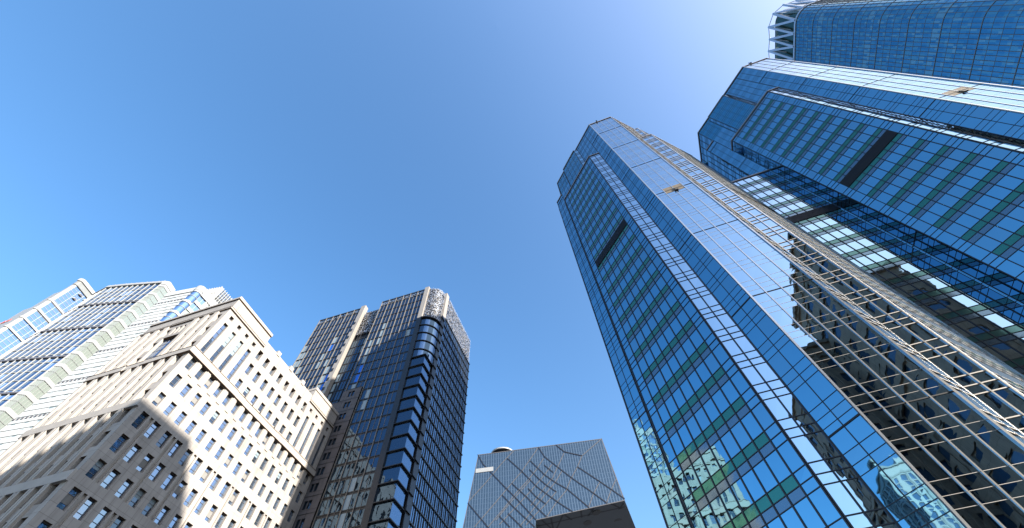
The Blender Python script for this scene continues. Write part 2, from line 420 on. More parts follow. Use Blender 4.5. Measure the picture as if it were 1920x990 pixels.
def make_tower():
    c = W(-18, 41)
    root = empty('office_tower', (c[0], c[1], 0), 'nearer blue glass tower with green bands and a brown building mirrored in its bright side', 'tower', 'twin blue glass office towers')
    a, b = (-9.1, 28.4), (-5.4, 32.1)
    TOP, BAY = 100.0, 83.4
    # ---- broad facade facing the street on the left (shaded, blue)
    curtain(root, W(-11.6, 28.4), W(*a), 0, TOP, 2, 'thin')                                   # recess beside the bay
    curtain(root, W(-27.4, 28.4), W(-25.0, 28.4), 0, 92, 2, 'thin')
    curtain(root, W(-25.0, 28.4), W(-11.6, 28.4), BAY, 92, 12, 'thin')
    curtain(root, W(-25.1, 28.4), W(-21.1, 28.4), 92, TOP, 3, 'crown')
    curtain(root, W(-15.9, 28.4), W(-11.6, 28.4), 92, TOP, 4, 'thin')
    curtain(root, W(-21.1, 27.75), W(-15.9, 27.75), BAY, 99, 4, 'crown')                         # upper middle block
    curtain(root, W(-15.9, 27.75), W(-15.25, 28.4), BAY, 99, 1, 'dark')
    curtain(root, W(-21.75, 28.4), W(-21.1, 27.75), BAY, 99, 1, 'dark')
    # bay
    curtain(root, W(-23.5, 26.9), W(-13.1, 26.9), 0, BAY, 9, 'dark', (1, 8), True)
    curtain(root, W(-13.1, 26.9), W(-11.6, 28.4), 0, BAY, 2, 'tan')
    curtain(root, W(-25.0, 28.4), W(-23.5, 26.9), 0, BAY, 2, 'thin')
    # ---- chamfer facing the sun
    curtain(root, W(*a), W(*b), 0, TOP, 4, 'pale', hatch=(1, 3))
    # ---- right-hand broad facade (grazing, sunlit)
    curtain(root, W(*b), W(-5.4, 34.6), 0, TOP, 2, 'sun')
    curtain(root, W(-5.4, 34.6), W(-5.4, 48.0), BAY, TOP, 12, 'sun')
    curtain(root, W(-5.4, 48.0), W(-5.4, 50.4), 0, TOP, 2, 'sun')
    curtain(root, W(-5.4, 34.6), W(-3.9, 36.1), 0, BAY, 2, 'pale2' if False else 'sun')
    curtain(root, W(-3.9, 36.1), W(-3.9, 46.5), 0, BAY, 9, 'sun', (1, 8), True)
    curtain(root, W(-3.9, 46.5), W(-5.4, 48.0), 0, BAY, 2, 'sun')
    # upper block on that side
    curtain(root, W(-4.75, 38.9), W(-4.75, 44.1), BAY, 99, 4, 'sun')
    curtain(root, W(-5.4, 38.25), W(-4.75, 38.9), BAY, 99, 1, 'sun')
    # ---- rest of the octagon
    curtain(root, W(-5.4, 50.4), W(-9.1, 54.1), 0, 92, 4, 'dark')
    curtain(root, W(-5.4, 48.1), W(-11.4, 54.1), 92, TOP, 5, 'dark')
    curtain(root, W(-9.1, 54.1), W(-27.4, 54.1), 0, TOP, 15, 'dark', (3, 12))
    curtain(root, W(-27.4, 54.1), W(-31.1, 50.4), 0, TOP, 4, 'dark')
    curtain(root, W(-31.1, 50.4), W(-31.1, 32.1), 0, TOP, 15, 'dark', (3, 12))
    curtain(root, W(-31.1, 32.1), W(-27.4, 28.4), 0, 92, 4, 'dark')
    curtain(root, W(-31.1, 34.4), W(-25.1, 28.4), 92, TOP, 5, 'dark')
    # roofs and ledges
    g = MB()
    poly(g, [W(-25.1, 28.4), W(*a), W(*b), W(-5.4, 48.1), W(-11.4, 54.1), W(-27.4, 54.1), W(-31.1, 50.4), W(-31.1, 34.4)], ZZ(TOP), 'roof')
    poly(g, [W(-27.4, 28.4), W(-25.1, 28.4), W(-31.1, 34.4), W(-31.1, 32.1)], ZZ(92), 'roof')
    poly(g, [W(-5.4, 48.1), W(-5.4, 50.4), W(-9.1, 54.1), W(-11.4, 54.1)], ZZ(92), 'roof')
    poly(g, [W(-25, 28.4), W(-23.5, 26.9), W(-13.1, 26.9), W(-11.6, 28.4)], ZZ(BAY), 'roof')
    poly(g, [W(-5.4, 34.6), W(-3.9, 36.1), W(-3.9, 46.5), W(-5.4, 48.0)], ZZ(BAY), 'roof')
    poly(g, [W(-21.75, 28.4), W(-21.1, 27.75), W(-15.9, 27.75), W(-15.25, 28.4)], ZZ(99), 'roof')
    g.build('roof', root)
    # parapet caps
    def cap(A, B, z, m='trim', h=.35, out=.18):
        g = MB(); fr = Fr(A, B); fr.box(g, -.05, fr.L + .05, -.3, out, ZZ(z) - .02, ZZ(z) + h, m); g.build('parapet_cap', root)
    for A, B, z in (((-25.1, 28.4), a, TOP), (a, b, TOP), (b, (-5.4, 48.1), TOP), ((-31.1, 34.4), (-25.1, 28.4), TOP),
                    ((-25, 28.4), (-23.5, 26.9), BAY), ((-23.5, 26.9), (-13.1, 26.9), BAY), ((-13.1, 26.9), (-11.6, 28.4), BAY),
                    ((-5.4, 34.6), (-3.9, 36.1), BAY), ((-3.9, 36.1), (-3.9, 46.5), BAY),
                    ((-27.4, 28.4), (-25.1, 28.4), 92), ((-21.1, 27.75), (-15.9, 27.75), 99)):
        cap(W(*A), W(*B), z)
    # bright corner trims on the chamfer
    for p, q in ((a, b), (b, a)):
        g = MB(); fr = Fr(W(*p), W(*q))
        n = -.16 if p == b else 0
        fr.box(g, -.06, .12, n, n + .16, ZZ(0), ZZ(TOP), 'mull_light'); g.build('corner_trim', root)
    # roof-edge lamps and cradle arms
    g = MB(); fr = Fr(W(*a), W(*b))
    fr.box(g, 2.2, 2.5, .2, .5, ZZ(TOP) + .2, ZZ(TOP) + .5, 'black'); fr.box(g, 2.3, 2.4, 0, .3, ZZ(TOP) + .5, ZZ(TOP) + 1.6, 'black')
    g.build('roof_lamp', root)
    # unseen set-back roof block, added to raise the tower's cast shadow
    g = MB(); pts = [W(-24, 36), W(-13, 36), W(-11, 38), W(-11, 46), W(-13, 48), W(-24, 48)]
    for i in range(6):
        fr = Fr(pts[i], pts[(i + 1) % 6]); fr.rect(g, 0, fr.L, 0, ZZ(TOP), ZZ(106), 'glass_grey')
    poly(g, pts, ZZ(106), 'roof'); g.build('unseen_shadow_block', root)
    settle(root)
    return root

def dup(root, delta, label):
    r = root.copy(); COL.objects.link(r); r.location = root.location + delta; r['label'] = label
    def rec(src, dst):
        for ch in list(src.children):
            c = ch.copy(); COL.objects.link(c); c.parent = dst
            rec(ch, c)
    rec(root, r)
    return r
tower1 = make_tower()
dx = PU * (25.7 * S) + PV * (25.2 * S)
tower2 = dup(tower1, Vector((dx.x, dx.y, 0)), 'farther blue glass tower at right, just below the rounded skyscraper, with near-white upper side')

# glass wing between the two towers
c = W(-2, 52)
link = empty('glass_wing', (c[0], c[1], 0), 'lower glass wing joining the two blue towers, mirroring white sky and dark gridwork', 'building')
fr_l = curtain(link, W(-5.35, 47.75), W(.6, 53.7), 0, 70.2, 7, 'tan', (0, 7), True)
curtain(link, W(-1.7, 57.5), W(-8.5, 53.9), 0, 70.2, 8, 'dark')
g = MB(); poly(g, [W(-5.35, 47.75), W(.6, 53.7), W(-1.7, 57.5), W(-8.5, 53.9)], ZZ(70.2), 'roof'); g.build('roof', link)
g = MB(); fr_l.box(g, 0, fr_l.L, -.3, .2, ZZ(70.2), ZZ(70.2) + .4, 'trim'); g.build('parapet_cap', link)
settle(link)

# ------------------------------------------------------------------ CREAM STONE OFFICE
K = 0.425 * S
CC = (-101.556 * K, 81.754 * K)
AZ = R(75.12237812)
uR = Vector((math.cos(AZ), math.sin(AZ)))
uL = Vector((-uR.y, uR.x))
def CZ(z): return EYE + z * K
LR, LL = 69.4, 40.0                        # lengths of the two street facades (survey units)
RF = Fr(CC, (CC[0] + uR.x * LR * K, CC[1] + uR.y * LR * K))       # right facade, runs away from the corner
# outward must be to the right of the running direction
LF = Fr((CC[0] + uL.x * LL * K, CC[1] + uL.y * LL * K), CC)       # left facade, runs towards the corner
cream = empty('stone_office', (CC[0], CC[1], 0), 'cream stone office block with square windows and a projecting cornice, half in shadow', 'building')
XC = [1.9 + 4.267 * i for i in range(16)]
rows_up = [(101.0, 104.3, .30), (107.2, 111.7, .45), (114.5, 118.6, .75)]
rows_lo = [(93.5, 97.6, .38), (86.6, 90.7, .30), (79.9, 83.8, .30), (72.7, 77.15, .42), (65.8, 70.2, .42), (59.1, 63.25, .42), (52.0, 56.45, .42),
           (45.0, 49.3, .42), (38.1, 42.4, .42), (31.2, 35.5, .42), (24.3, 28.6, .42), (17.4, 21.7, .42)]
def holes_right():
    H = []; wins = []
    for i, x in enumerate(XC):
        tall = i < 4 or i >= 12
        w_ = 1.95
        for (z0, z1, d) in rows_up:
            if tall: continue
            wins.append((x, x + w_, z0, z1, d))
        if tall:
            wins.append((x + .05, x + 1.75, 101.0, 114.85, .35)); wins.append((x + .1, x + 1.6, 117.0, 118.7, .5))
        for k, (z0, z1, d) in enumerate(rows_lo):
            ww = 2.15 if z1 < 78 else 1.95
            wins.append((x, x + ww, z0, z1, d))
    return wins
wr = holes_right()
g = MB()
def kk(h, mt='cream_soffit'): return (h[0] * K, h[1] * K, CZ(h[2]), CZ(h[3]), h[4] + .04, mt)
# narrow grooves between window pairs below the first band
groove = []
for i in (0, 2, 4, 6, 8, 10, 12, 14):
    xg = XC[i] + 2.75
    for za, zb in ((59.1, 77.1), (38.1, 56.4), (17.4, 35.5)):
        groove.append((xg, xg + .95, za, zb, .22))
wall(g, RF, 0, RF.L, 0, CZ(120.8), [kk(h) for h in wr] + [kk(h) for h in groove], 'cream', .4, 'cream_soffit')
for h in groove: RF.rect(g, h[0] * K, h[1] * K, -.26, CZ(h[2]), CZ(h[3]), 'cream_plain')
# left facade: deep bays between piers
def xl(s): return (LL - s) * K             # distance from the corner -> frame coordinate
wl = []; deep = []
for i in range(9):
    s0 = 1.9 + 4.267 * i
    for (z0, z1, d) in rows_lo:
        wl.append((s0, s0 + 2.0, z0, z1, .45))
    if not 3 <= i <= 4:
        for (z0, z1, d) in rows_up: wl.append((s0, s0 + 2.0, z0, z1 - .3, .6))
atr = (14.6, 22.6, 101.0, 113.2, .5)
hl = [(xl(h[1]), xl(h[0]), CZ(h[2]), CZ(h[3]), h[4] + .04, 'cream_soffit') for h in wl + [atr]]
hl += [(xl(h[1]), xl(h[0]), CZ(h[2]), CZ(h[3]), .5, 'cream_soffit') for h in [(15 + 1.9 * q, 15 + 1.9 * q + 1.1, 114.6, 118.6) for q in range(4)]]
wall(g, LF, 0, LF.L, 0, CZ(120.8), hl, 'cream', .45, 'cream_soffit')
# back faces, attic blocks
p2 = RF.P(RF.L, 0, 0); p3 = LF.P(0, 0, 0); pb = p2 + (p3 - Vector((CC[0], CC[1], 0)))
for A, B in (((p2.x, p2.y), (pb.x, pb.y)), ((pb.x, pb.y), (p3.x, p3.y))):
    f = Fr(A, B); f.rect(g, 0, f.L, 0, 0, CZ(121.5), 'cream')
poly(g, [CC, (p2.x, p2.y), (pb.x, pb.y), (p3.x, p3.y)], CZ(120.8), 'roof')
g.build('stone_wall', cream)
def cbox(name, fr, x0, x1, n0, n1, z0, z1, m='cream_plain', parent=None):
    b = MB(); fr.box(b, x0, x1, n0, n1, z0, z1, m); return b.build(name, parent or cream)
# pilasters on the left facade
for i in range(9):
    s0 = 1.9 + 4.267 * i
    for (a_, b_) in ((s0 + 2.25, s0 + 3.0), (s0 + 3.25, s0 + 4.0)):
        if b_ > LL: continue
        cbox('pilaster', LF, xl(b_), xl(a_), .003, .34, CZ(17), CZ(56.6), 'cream_plain')
        cbox('pilaster', LF, xl(b_), xl(a_), .003, .34, CZ(59.2), CZ(77.2), 'cream_plain')
        cbox('pilaster', LF, xl(b_), xl(a_), .003, .30, CZ(79.8), CZ(97.8), 'cream_plain')
        if not (3 <= i <= 4) : cbox('pilaster', LF, xl(b_), xl(a_), .003, .30, CZ(100.6), CZ(120), 'cream_plain')
for z in (56.6, 77.2): cbox('string_course', LF, 0, LF.L, .003, .36, CZ(z), CZ(z + 2.5), 'cream_plain')
# small piers between the top-row windows on the right facade
for i in range(16):
    x = XC[i] + 2.35
    if x + 1.5 < LR: cbox('pier', RF, x * K, (x + 1.5) * K, .003, .12, CZ(92.4), CZ(97.8), 'cream_plain')
# cornice in stepped lengths: fascia, thin bronze drips above and below
def cornice(za, zb, out, segsR, segsL, nm):
    for (a_, b_, e) in segsR:
        o = cbox(nm, RF, a_ * K - (out + e if a_ == 0 else 0), b_ * K, .004, out + e, CZ(za), CZ(zb) + e * .5, 'cream_plain')
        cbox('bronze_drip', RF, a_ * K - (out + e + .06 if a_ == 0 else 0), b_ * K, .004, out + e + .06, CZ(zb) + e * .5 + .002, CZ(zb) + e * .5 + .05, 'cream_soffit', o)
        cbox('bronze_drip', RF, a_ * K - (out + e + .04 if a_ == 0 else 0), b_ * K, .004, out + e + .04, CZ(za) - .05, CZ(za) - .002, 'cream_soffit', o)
    for (a_, b_, e) in segsL:
        o = cbox(nm, LF, xl(b_), xl(a_) - (.003 if a_ == 0 else 0), .004, out + e, CZ(za), CZ(zb) + e * .5, 'cream_plain')
        cbox('bronze_drip', LF, xl(b_), xl(a_) - .003, .004, out + e + .06, CZ(zb) + e * .5 + .002, CZ(zb) + e * .5 + .05, 'cream_soffit', o)
        cbox('bronze_drip', LF, xl(b_), xl(a_) - .003, .004, out + e + .04, CZ(za) - .05, CZ(za) - .002, 'cream_soffit', o)
cornice(97.9, 99.9, .26, [(0, 21.2, .12), (21.2, 25.2, .06), (25.2, 43.5, 0), (43.5, 47.5, .06), (47.5, 69.4, .12)], [(0, 18, .12), (18, 25.2, 0.0), (25.2, 40, .1)], 'cornice')
cornice(120.5, 121.1, .18, [(0, 19.4, .04), (51.0, 69.4, .04)], [(0, 25, .04), (25, 39.5, 0)], 'cornice')
# little flood lamps standing on the cornice
for x in (3.0, 7.3, 11.6, 15.9, 24.4, 28.7, 33.0, 41.5, 50.0, 58.0):
    b = MB(); RF.box(b, x * K, x * K + .14, .12, .26, CZ(99.8) + .2, CZ(99.8) + .5, 'black'); b.build('cornice_lamp', cream)
for s in (5, 9.5, 27, 33):
    b = MB(); LF.box(b, xl(s), xl(s) + .14, .12, .26, CZ(99.8) + .2, CZ(99.8) + .5, 'black'); b.build('cornice_lamp', cream)
# attic blocks at both ends and the low parapet between, with its square pinnacles
g = MB(); RF.box(g, .02, 19.3 * K, -11, -.02, CZ(120.8), CZ(126.4), 'cream'); g.build('attic_block', cream)
g = MB(); RF.box(g, -.15, 19.5 * K, -11.1, .16, CZ(126.4), CZ(127.6), 'cream_plain'); g.build('attic_coping', cream)
g = MB(); RF.box(g, -.2, 19.5 * K, -11.1, .2, CZ(126.2), CZ(126.4) - .003, 'cream_soffit'); g.build('bronze_drip', cream)
g = MB(); RF.box(g, 51.4 * K, 69.3 * K, -11, -.02, CZ(120.8), CZ(127.0), 'cream'); g.build('attic_block', cream)
g = MB(); RF.box(g, 51.2 * K, 69.5 * K, -11.1, .16, CZ(127.0), CZ(128.2), 'cream_plain'); g.build('attic_coping', cream)
g = MB(); LF.box(g, xl(39.5), xl(0) - .1, -9, -.021, CZ(120.8), CZ(126.4), 'cream'); g.build('attic_block', cream)
g = MB(); LF.box(g, xl(39.6), xl(0) + .1, -9.1, .165, CZ(126.4) + .003, CZ(127.5), 'cream_plain'); g.build('attic_coping', cream)
g = MB(); LF.box(g, xl(39.6), xl(0) + .14, -9.1, .2, CZ(126.15), CZ(126.4), 'cream_soffit'); g.build('bronze_drip', cream)
g = MB(); RF.box(g, 19.3 * K + .01, 51.2 * K, -3, -.03, CZ(120.8), CZ(123.6), 'cream'); g.build('parapet', cream)
for x in (25.6, 34.2, 42.6):
    g = MB(); RF.box(g, x * K, (x + 1.9) * K, -1.1, .1, CZ(123.0), CZ(125.0), 'cream_plain'); g.build('pinnacle', cream)
# windows: glass leaf with frame and transom
_wm = {}
def win_mesh(w_, h_, kind):
    key = (round(w_, 2), round(h_, 2), kind)
    if key in _wm: return _wm[key]
    f = Fr((0, 0), (1, 0)); b = MB()
    if kind == 'curtain':
        f.rect(b, .05, w_ - .05, .02, .05, h_ * .32, 'win'); f.rect(b, .05, w_ - .05, .02, h_ * .32, h_ * .74, 'curtain'); f.rect(b, .05, w_ - .05, .02, h_ * .74, h_ - .05, 'win')
    elif kind == 'half':
        f.rect(b, .05, w_ - .05, .02, .05, h_ * .55, 'win_dark'); f.rect(b, .05, w_ - .05, .02, h_ * .55, h_ - .05, 'blind')
    elif kind == 'side':
        f.rect(b, .05, w_ * .36, .02, .05, h_ - .05, 'curtain'); f.rect(b, w_ * .36, w_ - .05, .02, .05, h_ - .05, 'win')
    elif kind == 'open':
        f.rect(b, .05, w_ - .05, .02, .05, h_ * .3, 'black'); f.rect(b, .05, w_ - .05, .02, h_ * .3, h_ - .05, 'win')
        b.quad([f.P(.08, .05, h_ * .3), f.P(w_ - .08, .05, h_ * .3), f.P(w_ - .08, .38, .12), f.P(.08, .38, .12)], 'win_dark')
    else:
        f.rect(b, .05, w_ - .05, .02, .05, h_ - .05, kind)
    t = .06
    for (x0, x1, z0, z1) in ((0, t, 0, h_), (w_ - t, w_, 0, h_), (t, w_ - t, 0, t), (t, w_ - t, h_ - t, h_)):
        f.box(b, x0, x1, 0, .09, z0, z1, 'frame')
    zs = [h_ * .30, h_ * .72] if h_ < 4 else [h_ * q / 6 for q in range(1, 6)]
    for z in zs: f.box(b, t, w_ - t, 0, .07, z - .025, z + .025, 'frame')
    o = b.build('window', None); me = o.data; bpy.data.objects.remove(o)
    _wm[key] = me; return me
def place_windows(parent, items):
    """items: (frame, x0, x1, z0, z1, depth, rank).  100 biggest in view as parts, the rest as one"""
    items = sorted(items, key=lambda t: t[6]); rest = MB()
    for n_, (f, x0, x1, z0, z1, d, rk) in enumerate(items):
        r = random.random()
        kind = 'curtain' if r < .14 else 'win_dark' if r < .24 else 'half' if r < .31 else 'side' if r < .37 else 'open' if r < .40 else 'win'
        me = win_mesh(x1 - x0, z1 - z0, kind)
        if n_ < 99:
            o = bpy.data.objects.new('window', me); COL.objects.link(o); o.parent = parent
            mw = Matrix.Identity(4)
            mw.col[0][:3] = f.d; mw.col[1][:3] = -f.n; mw.col[2][:3] = (0, 0, 1)
            mw.translation = f.P(x0, -d - .03, z0)
            o.matrix_local = mw
        else:
            for p in me.polygons:
                vs = [me.vertices[i].co for i in p.vertices]
                rest.quad([f.P(x0 + q.x, -d - .03 - q.y, z0 + q.z) for q in vs], me.materials[p.material_index].name and [k for k, v in M.items() if v == me.materials[p.material_index]][0])
    if rest.v:
        o = rest.build('windows', parent); tag(o, kind='stuff')
items = []
for h in wr:
    vis = h[3] > 40 + .2 * h[0] * 0
    rk = math.hypot(h[0] + 60, (h[2])) + (1000 if h[2] < 45 + (0 if h[0] < 20 else 0) else 0)
    items.append((RF, h[0] * K, h[1] * K, CZ(h[2]), CZ(h[3]), h[4], rk))
for h in wl:
    items.append((LF, xl(h[1]), xl(h[0]), CZ(h[2]), CZ(h[3]), h[4], 3000 + h[0]))
# settle needs children unshifted; windows are placed in world space too
place_windows(cream, items)
g = MB(); LF.rect(g, xl(atr[1]), xl(atr[0]), -.5, CZ(atr[2]), CZ(atr[3]), 'nglass')
for q in range(1, 6): LF.box(g, xl(atr[1]) + q * .74 - .02, xl(atr[1]) + q * .74 + .02, -.5, -.46, CZ(atr[2]), CZ(atr[3]), 'frame')
for q in range(1, 4): LF.box(g, xl(atr[1]), xl(atr[0]), -.5, -.46, CZ(101 + 3 * q) - .02, CZ(101 + 3 * q) + .02, 'frame')
for q in range(4): LF.rect(g, xl(15 + 1.9 * q + 1.1), xl(15 + 1.9 * q), -.5, CZ(114.6), CZ(118.6), 'win_dark')
g.build('atrium_glazing', cream)
def settle2(root):
    for c in root.children: c.location = c.location - root.location
settle2(cream)

# ------------------------------------------------------------------ BLACK GLASS TOWER
KB = 0.93 * S
B0 = Vector((-25.866 * KB, 65.543 * KB)); B1 = Vector((-20.025 * KB, 68.871 * KB))
def BZ(z): return EYE + z * KB
q0 = B0 + uL * (34.9 * KB)
BL = Fr((q0.x, q0.y), (B0.x, B0.y))                    # left facade runs towards the corner
def bx(s): return (34.9 - s) * KB
BR = Fr((B1.x, B1.y), (B1.x + uR.x * 19.5 * KB, B1.y + uR.y * 19.5 * KB))
black = empty('black_tower', (B0.x, B0.y, 0), 'near-black glass tower with pale vertical fins and a rounded corner under a perforated crown', 'tower')
BF = [98.0 - 3.02 * i for i in range(32)]
def bwall(s1, s0, nn, ztop, zglass, mod, name='glass_facade', fins=True, body='bglass', fm='fin', zbot=0, blinds=.06):
    """left-plane facade between distances s1 (far) and s0 (near corner)"""
    g = MB(); f = MB(); d = MB()
    x0, x1 = bx(s1), bx(s0); n = max(1, round((x1 - x0) / (mod * KB))); w_ = (x1 - x0) / n
    run = {}
    for i in range(n * 2):
        xa = x0 + i * w_ / 2; xb = xa + w_ / 2
        for j, z in enumerate(BF):
            if z > zglass + .1 or z - 3.02 < zbot - 3: continue
            p = run.get((i, j - 1), 0)
            k = 1 if random.random() < (.55 if p else blinds * .55) and z < 93 else 0
            run[(i, j)] = k
            m = body
            if k: m = 'blind' if random.random() < .85 else 'blue_pane'
            e = [random.uniform(-.012, .012) for _ in range(4)]
            zl, zh = BZ(max(z - 3.02, zbot)), BZ(min(z, zglass))
            zm = zl + (zh - zl) * .84
            g.quad([BL.P(xa, nn + e[0], zl), BL.P(xb, nn + e[1], zl), BL.P(xb, nn + e[2], zm), BL.P(xa, nn + e[3], zm)], m)
            g.quad([BL.P(xa, nn, zm), BL.P(xb, nn, zm), BL.P(xb, nn, zh), BL.P(xa, nn, zh)], 'bdark')
    for z in BF:
        if zbot < z <= zglass: BL.box(d, x0, x1, nn - .02, nn + .10, BZ(z) - .13, BZ(z) + .07, 'bdark')
    go = g.build(name, black); d.build('floor_band', go)
    if fins:
        for i in range(n + 1):
            x = x0 + i * w_
            BL.box(f, x - .07, x + .07, nn - .02, nn + .24, BZ(zbot), BZ(ztop), fm)
            if i < n: BL.box(f, x + w_ / 2 - .03, x + w_ / 2 + .03, nn - .02, nn + .10, BZ(zbot), BZ(zglass), fm)
        f.build('vertical_fins', go)
    return go
def screen(fr, x0, x1, nn, z0, z1, name='perforated_screen', cell=.42, dens=.5, mm='steel'):
    g = MB(); fr.rect(g, x0, x1, nn - .3, z0, z1, 'bdark')
    nx = int((x1 - x0) / cell); nz = int((z1 - z0) / (cell * .8))
    for i in range(nx):
        for j in range(nz):
            if random.random() < dens:
                xa = x0 + i * (x1 - x0) / nx; za = z0 + j * (z1 - z0) / nz
                fr.rect(g, xa + .04, xa + cell * .8, nn + random.uniform(-.04, .04), za + .03, za + cell * random.uniform(.45, .75), mm if random.random() < .6 else 'bone')
    return g.build(name, black)
bwall(34.9, 20.8, 0, 100.3, 98.0, 2.35)
bwall(13.9, 0.0, 0, 100.3, 98.0, 2.33, zbot=0)
bwall(19.4, 13.9, -1.1, 97.5, 88.0, 1.85, fm='bdark', zbot=0)
screen(BL, bx(19.4), bx(13.9), -1.0, BZ(88.2), BZ(98.6), mm='steel')
for s1, s0 in ((34.9, 20.8), (13.9, 0.0)):
    screen(BL, bx(s1), bx(s0), .02, BZ(98.1), BZ(99.6), dens=.6)
    g = MB(); x = bx(s1)
    while x < bx(s0): BL.box(g, x, x + .22, -.3, .15, BZ(99.7), BZ(100.3), 'black'); x += .42
    g.build('crown_louvres', black)
# bone coloured return walls
g = MB(); BL.box(g, bx(20.8), bx(19.4), -1.2, .5, 0, BZ(100.6), 'bone'); pw = g.build('pale_pier', black)
g = MB()
for z in BF[2:24]: BL.box(g, bx(20.7), bx(20.1), .5, .62, BZ(z) - .2, BZ(z) + .9, 'bdark')
g.build('vent_slots', pw)
g = MB(); BL.box(g, bx(0.0), bx(-1.25), -1.0, .45, BZ(86), BZ(100.6), 'bone'); g.build('pale_pier', black)
g = MB(); BL.box(g, bx(0.0), bx(-1.25), -1.0, .40, 0, BZ(86) - .003, 'bdark'); g.build('dark_pier', black)
# corner: rounded above, square below
cx_, cy_ = -1.25, 0
cen = B0 + uL * (-1.25 * KB) + uR * (3.6 * KB)
rr = 3.6 * KB
def arc(n=14):
    pts = []
    for i in range(n + 1):
        a = math.pi / 2 * i / n
        # from left plane tangent to right plane tangent
        p = cen - uL * (rr * math.sin(a)) - uR * (rr * math.cos(a))
        pts.append((p.x, p.y))
    return pts
AR = arc()
g = MB(); bd = MB()
zr = [98 - 3.02 * i for i in range(4, 9)]
for i in range(len(AR) - 1):
    f = Fr(AR[i], AR[i + 1])
    for z in zr:
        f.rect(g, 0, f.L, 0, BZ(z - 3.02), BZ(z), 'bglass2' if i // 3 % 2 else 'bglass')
        f.box(bd, -.03, f.L + .03, -.1, .28, BZ(z - 3.02) - .1, BZ(z - 3.02) + .1, 'bdark')
    f.box(bd, -.03, f.L + .03, -.1, .55, BZ(zr[0]) - .16, BZ(zr[0]) + .16, 'bdark')
go = g.build('rounded_corner_glass', black); bd.build('floor_band', go)
g = MB()
for i in range(len(AR) - 1):
    f = Fr(AR[i], AR[i + 1]); f.rect(g, 0, f.L, -.3, BZ(86.2), BZ(100), 'bdark')
    nz = 44
    for j in range(nz):
        for q in (0, 1):
            if random.random() < .5:
                za = BZ(86.2) + (BZ(100) - BZ(86.2)) * j / nz
                f.rect(g, f.L * q / 2 + .03, f.L * (q + 1) / 2 - .03, 0.02, za + .03, za + random.uniform(.2, .34), 'steel' if random.random() < .65 else 'bone')
g.build('perforated_screen', black)
# square corner bay
ck = B0 + uL * (-4.65 * KB)
SB1 = Fr((B0.x - uL.x * 1.25 * KB, B0.y - uL.y * 1.25 * KB), (ck.x, ck.y))
c2 = ck + uR * (3.4 * KB)
SB2 = Fr((ck.x, ck.y), (c2.x, c2.y))
g = MB(); bd = MB()
ztop = zr[-1] - 3.02
z = ztop
while z > 0:
    for f in (SB1, SB2):
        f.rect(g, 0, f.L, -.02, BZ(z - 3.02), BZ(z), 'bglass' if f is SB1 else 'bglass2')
        f.box(bd, -.03, f.L + (.4 if f is SB1 else .1), -.1, .4, BZ(z) - .10, BZ(z) + .08, 'bdark')
    z -= 3.02
go = g.build('square_corner_glass', black); bd.build('floor_band', go)
# right facade
g = MB(); BR.box(g, -.7 * KB, .9 * KB, -1, .3, BZ(90), BZ(101.4), 'bone'); g.build('pale_pier', black)
g = MB(); BR.box(g, -.9 * KB, .9 * KB, -1, .2, 0, BZ(90) - .003, 'bdark')
for i in range(30): BR.box(g, -1.2 * KB, .5 * KB, .2, .5, BZ(89 - 3.02 * i), BZ(89.8 - 3.02 * i), 'bdark')
g.build('dark_pier', black)
screen(BR, .9 * KB, 19.4 * KB, .1, BZ(91.3), BZ(101.4), cell=.4, dens=.6)
g = MB(); fm = MB(); bd = MB()
n = 11; w_ = 18.5 * KB / n
for i in range(n):
    for j in range(31):
        z = 91.3 - 3.02 * j; xa = .9 * KB + i * w_
        for q in (0, 1):
            e = [random.uniform(-.02, .02) for _ in range(4)]
            x0_, x1_ = xa + q * w_ / 2, xa + (q + 1) * w_ / 2
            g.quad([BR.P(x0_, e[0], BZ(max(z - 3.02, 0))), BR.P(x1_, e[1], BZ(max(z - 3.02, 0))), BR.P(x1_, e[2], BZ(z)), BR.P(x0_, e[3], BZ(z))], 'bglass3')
for i in range(n + 1): BR.box(fm, .9 * KB + i * w_ - .08, .9 * KB + i * w_ + .08, -.02, .2, 0, BZ(91.3), 'bdark')
for i in range(n): BR.box(fm, .9 * KB + (i + .5) * w_ - .04, .9 * KB + (i + .5) * w_ + .04, -.02, .12, 0, BZ(91.3), 'bdark')
for j in range(31): BR.box(bd, .9 * KB, 19.9 * KB, -.02, .26, BZ(91.3 - 3.02 * j) - .14, BZ(91.3 - 3.02 * j) + .14, 'bdark')
go = g.build('glass_facade', black); fm.build('vertical_fins', go); bd.build('floor_band', go)
# grey masonry stair block low on the left facade
g = MB(); mm_ = []
for (s1, s0, zt) in ((14.0, 9.4, 65.4), (19.4, 14.0, 62.4), (23.0, 19.4, 59.5)):
    hs = []
    for j in range(20):
        z = zt - 3.02 * j
        if z < 6: break
        xm = (bx(s1) + bx(s0)) / 2
        hs.append((xm - .9, xm - .08, BZ(z - 2.2), BZ(z - .7), .25)); hs.append((xm + .08, xm + .9, BZ(z - 2.2), BZ(z - .7), .25))
    hs2 = [h for h in hs]
    wall(g, BL, bx(s1), bx(s0), 0, BZ(zt), hs2, 'bgrey', .25, 'bdark', nn=.55)
    for h in hs2: BL.rect(g, h[0], h[1], .3, h[2], h[3], 'bglass')
    for j in range(20):
        z = zt - 3.02 * j
        if z > 5: BL.box(g, bx(s1), bx(s0), .553, .60, BZ(z) - .07, BZ(z) + .05, 'bdark')
    BL.rect(g, bx(s1), bx(s0), .55, BZ(zt) - .001, BZ(zt), 'bdark')
    BL.box(g, bx(s1), bx(s0), -.5, .549, BZ(zt) - .1, BZ(zt) - .004, 'bgrey')
g.build('masonry_wall', black)
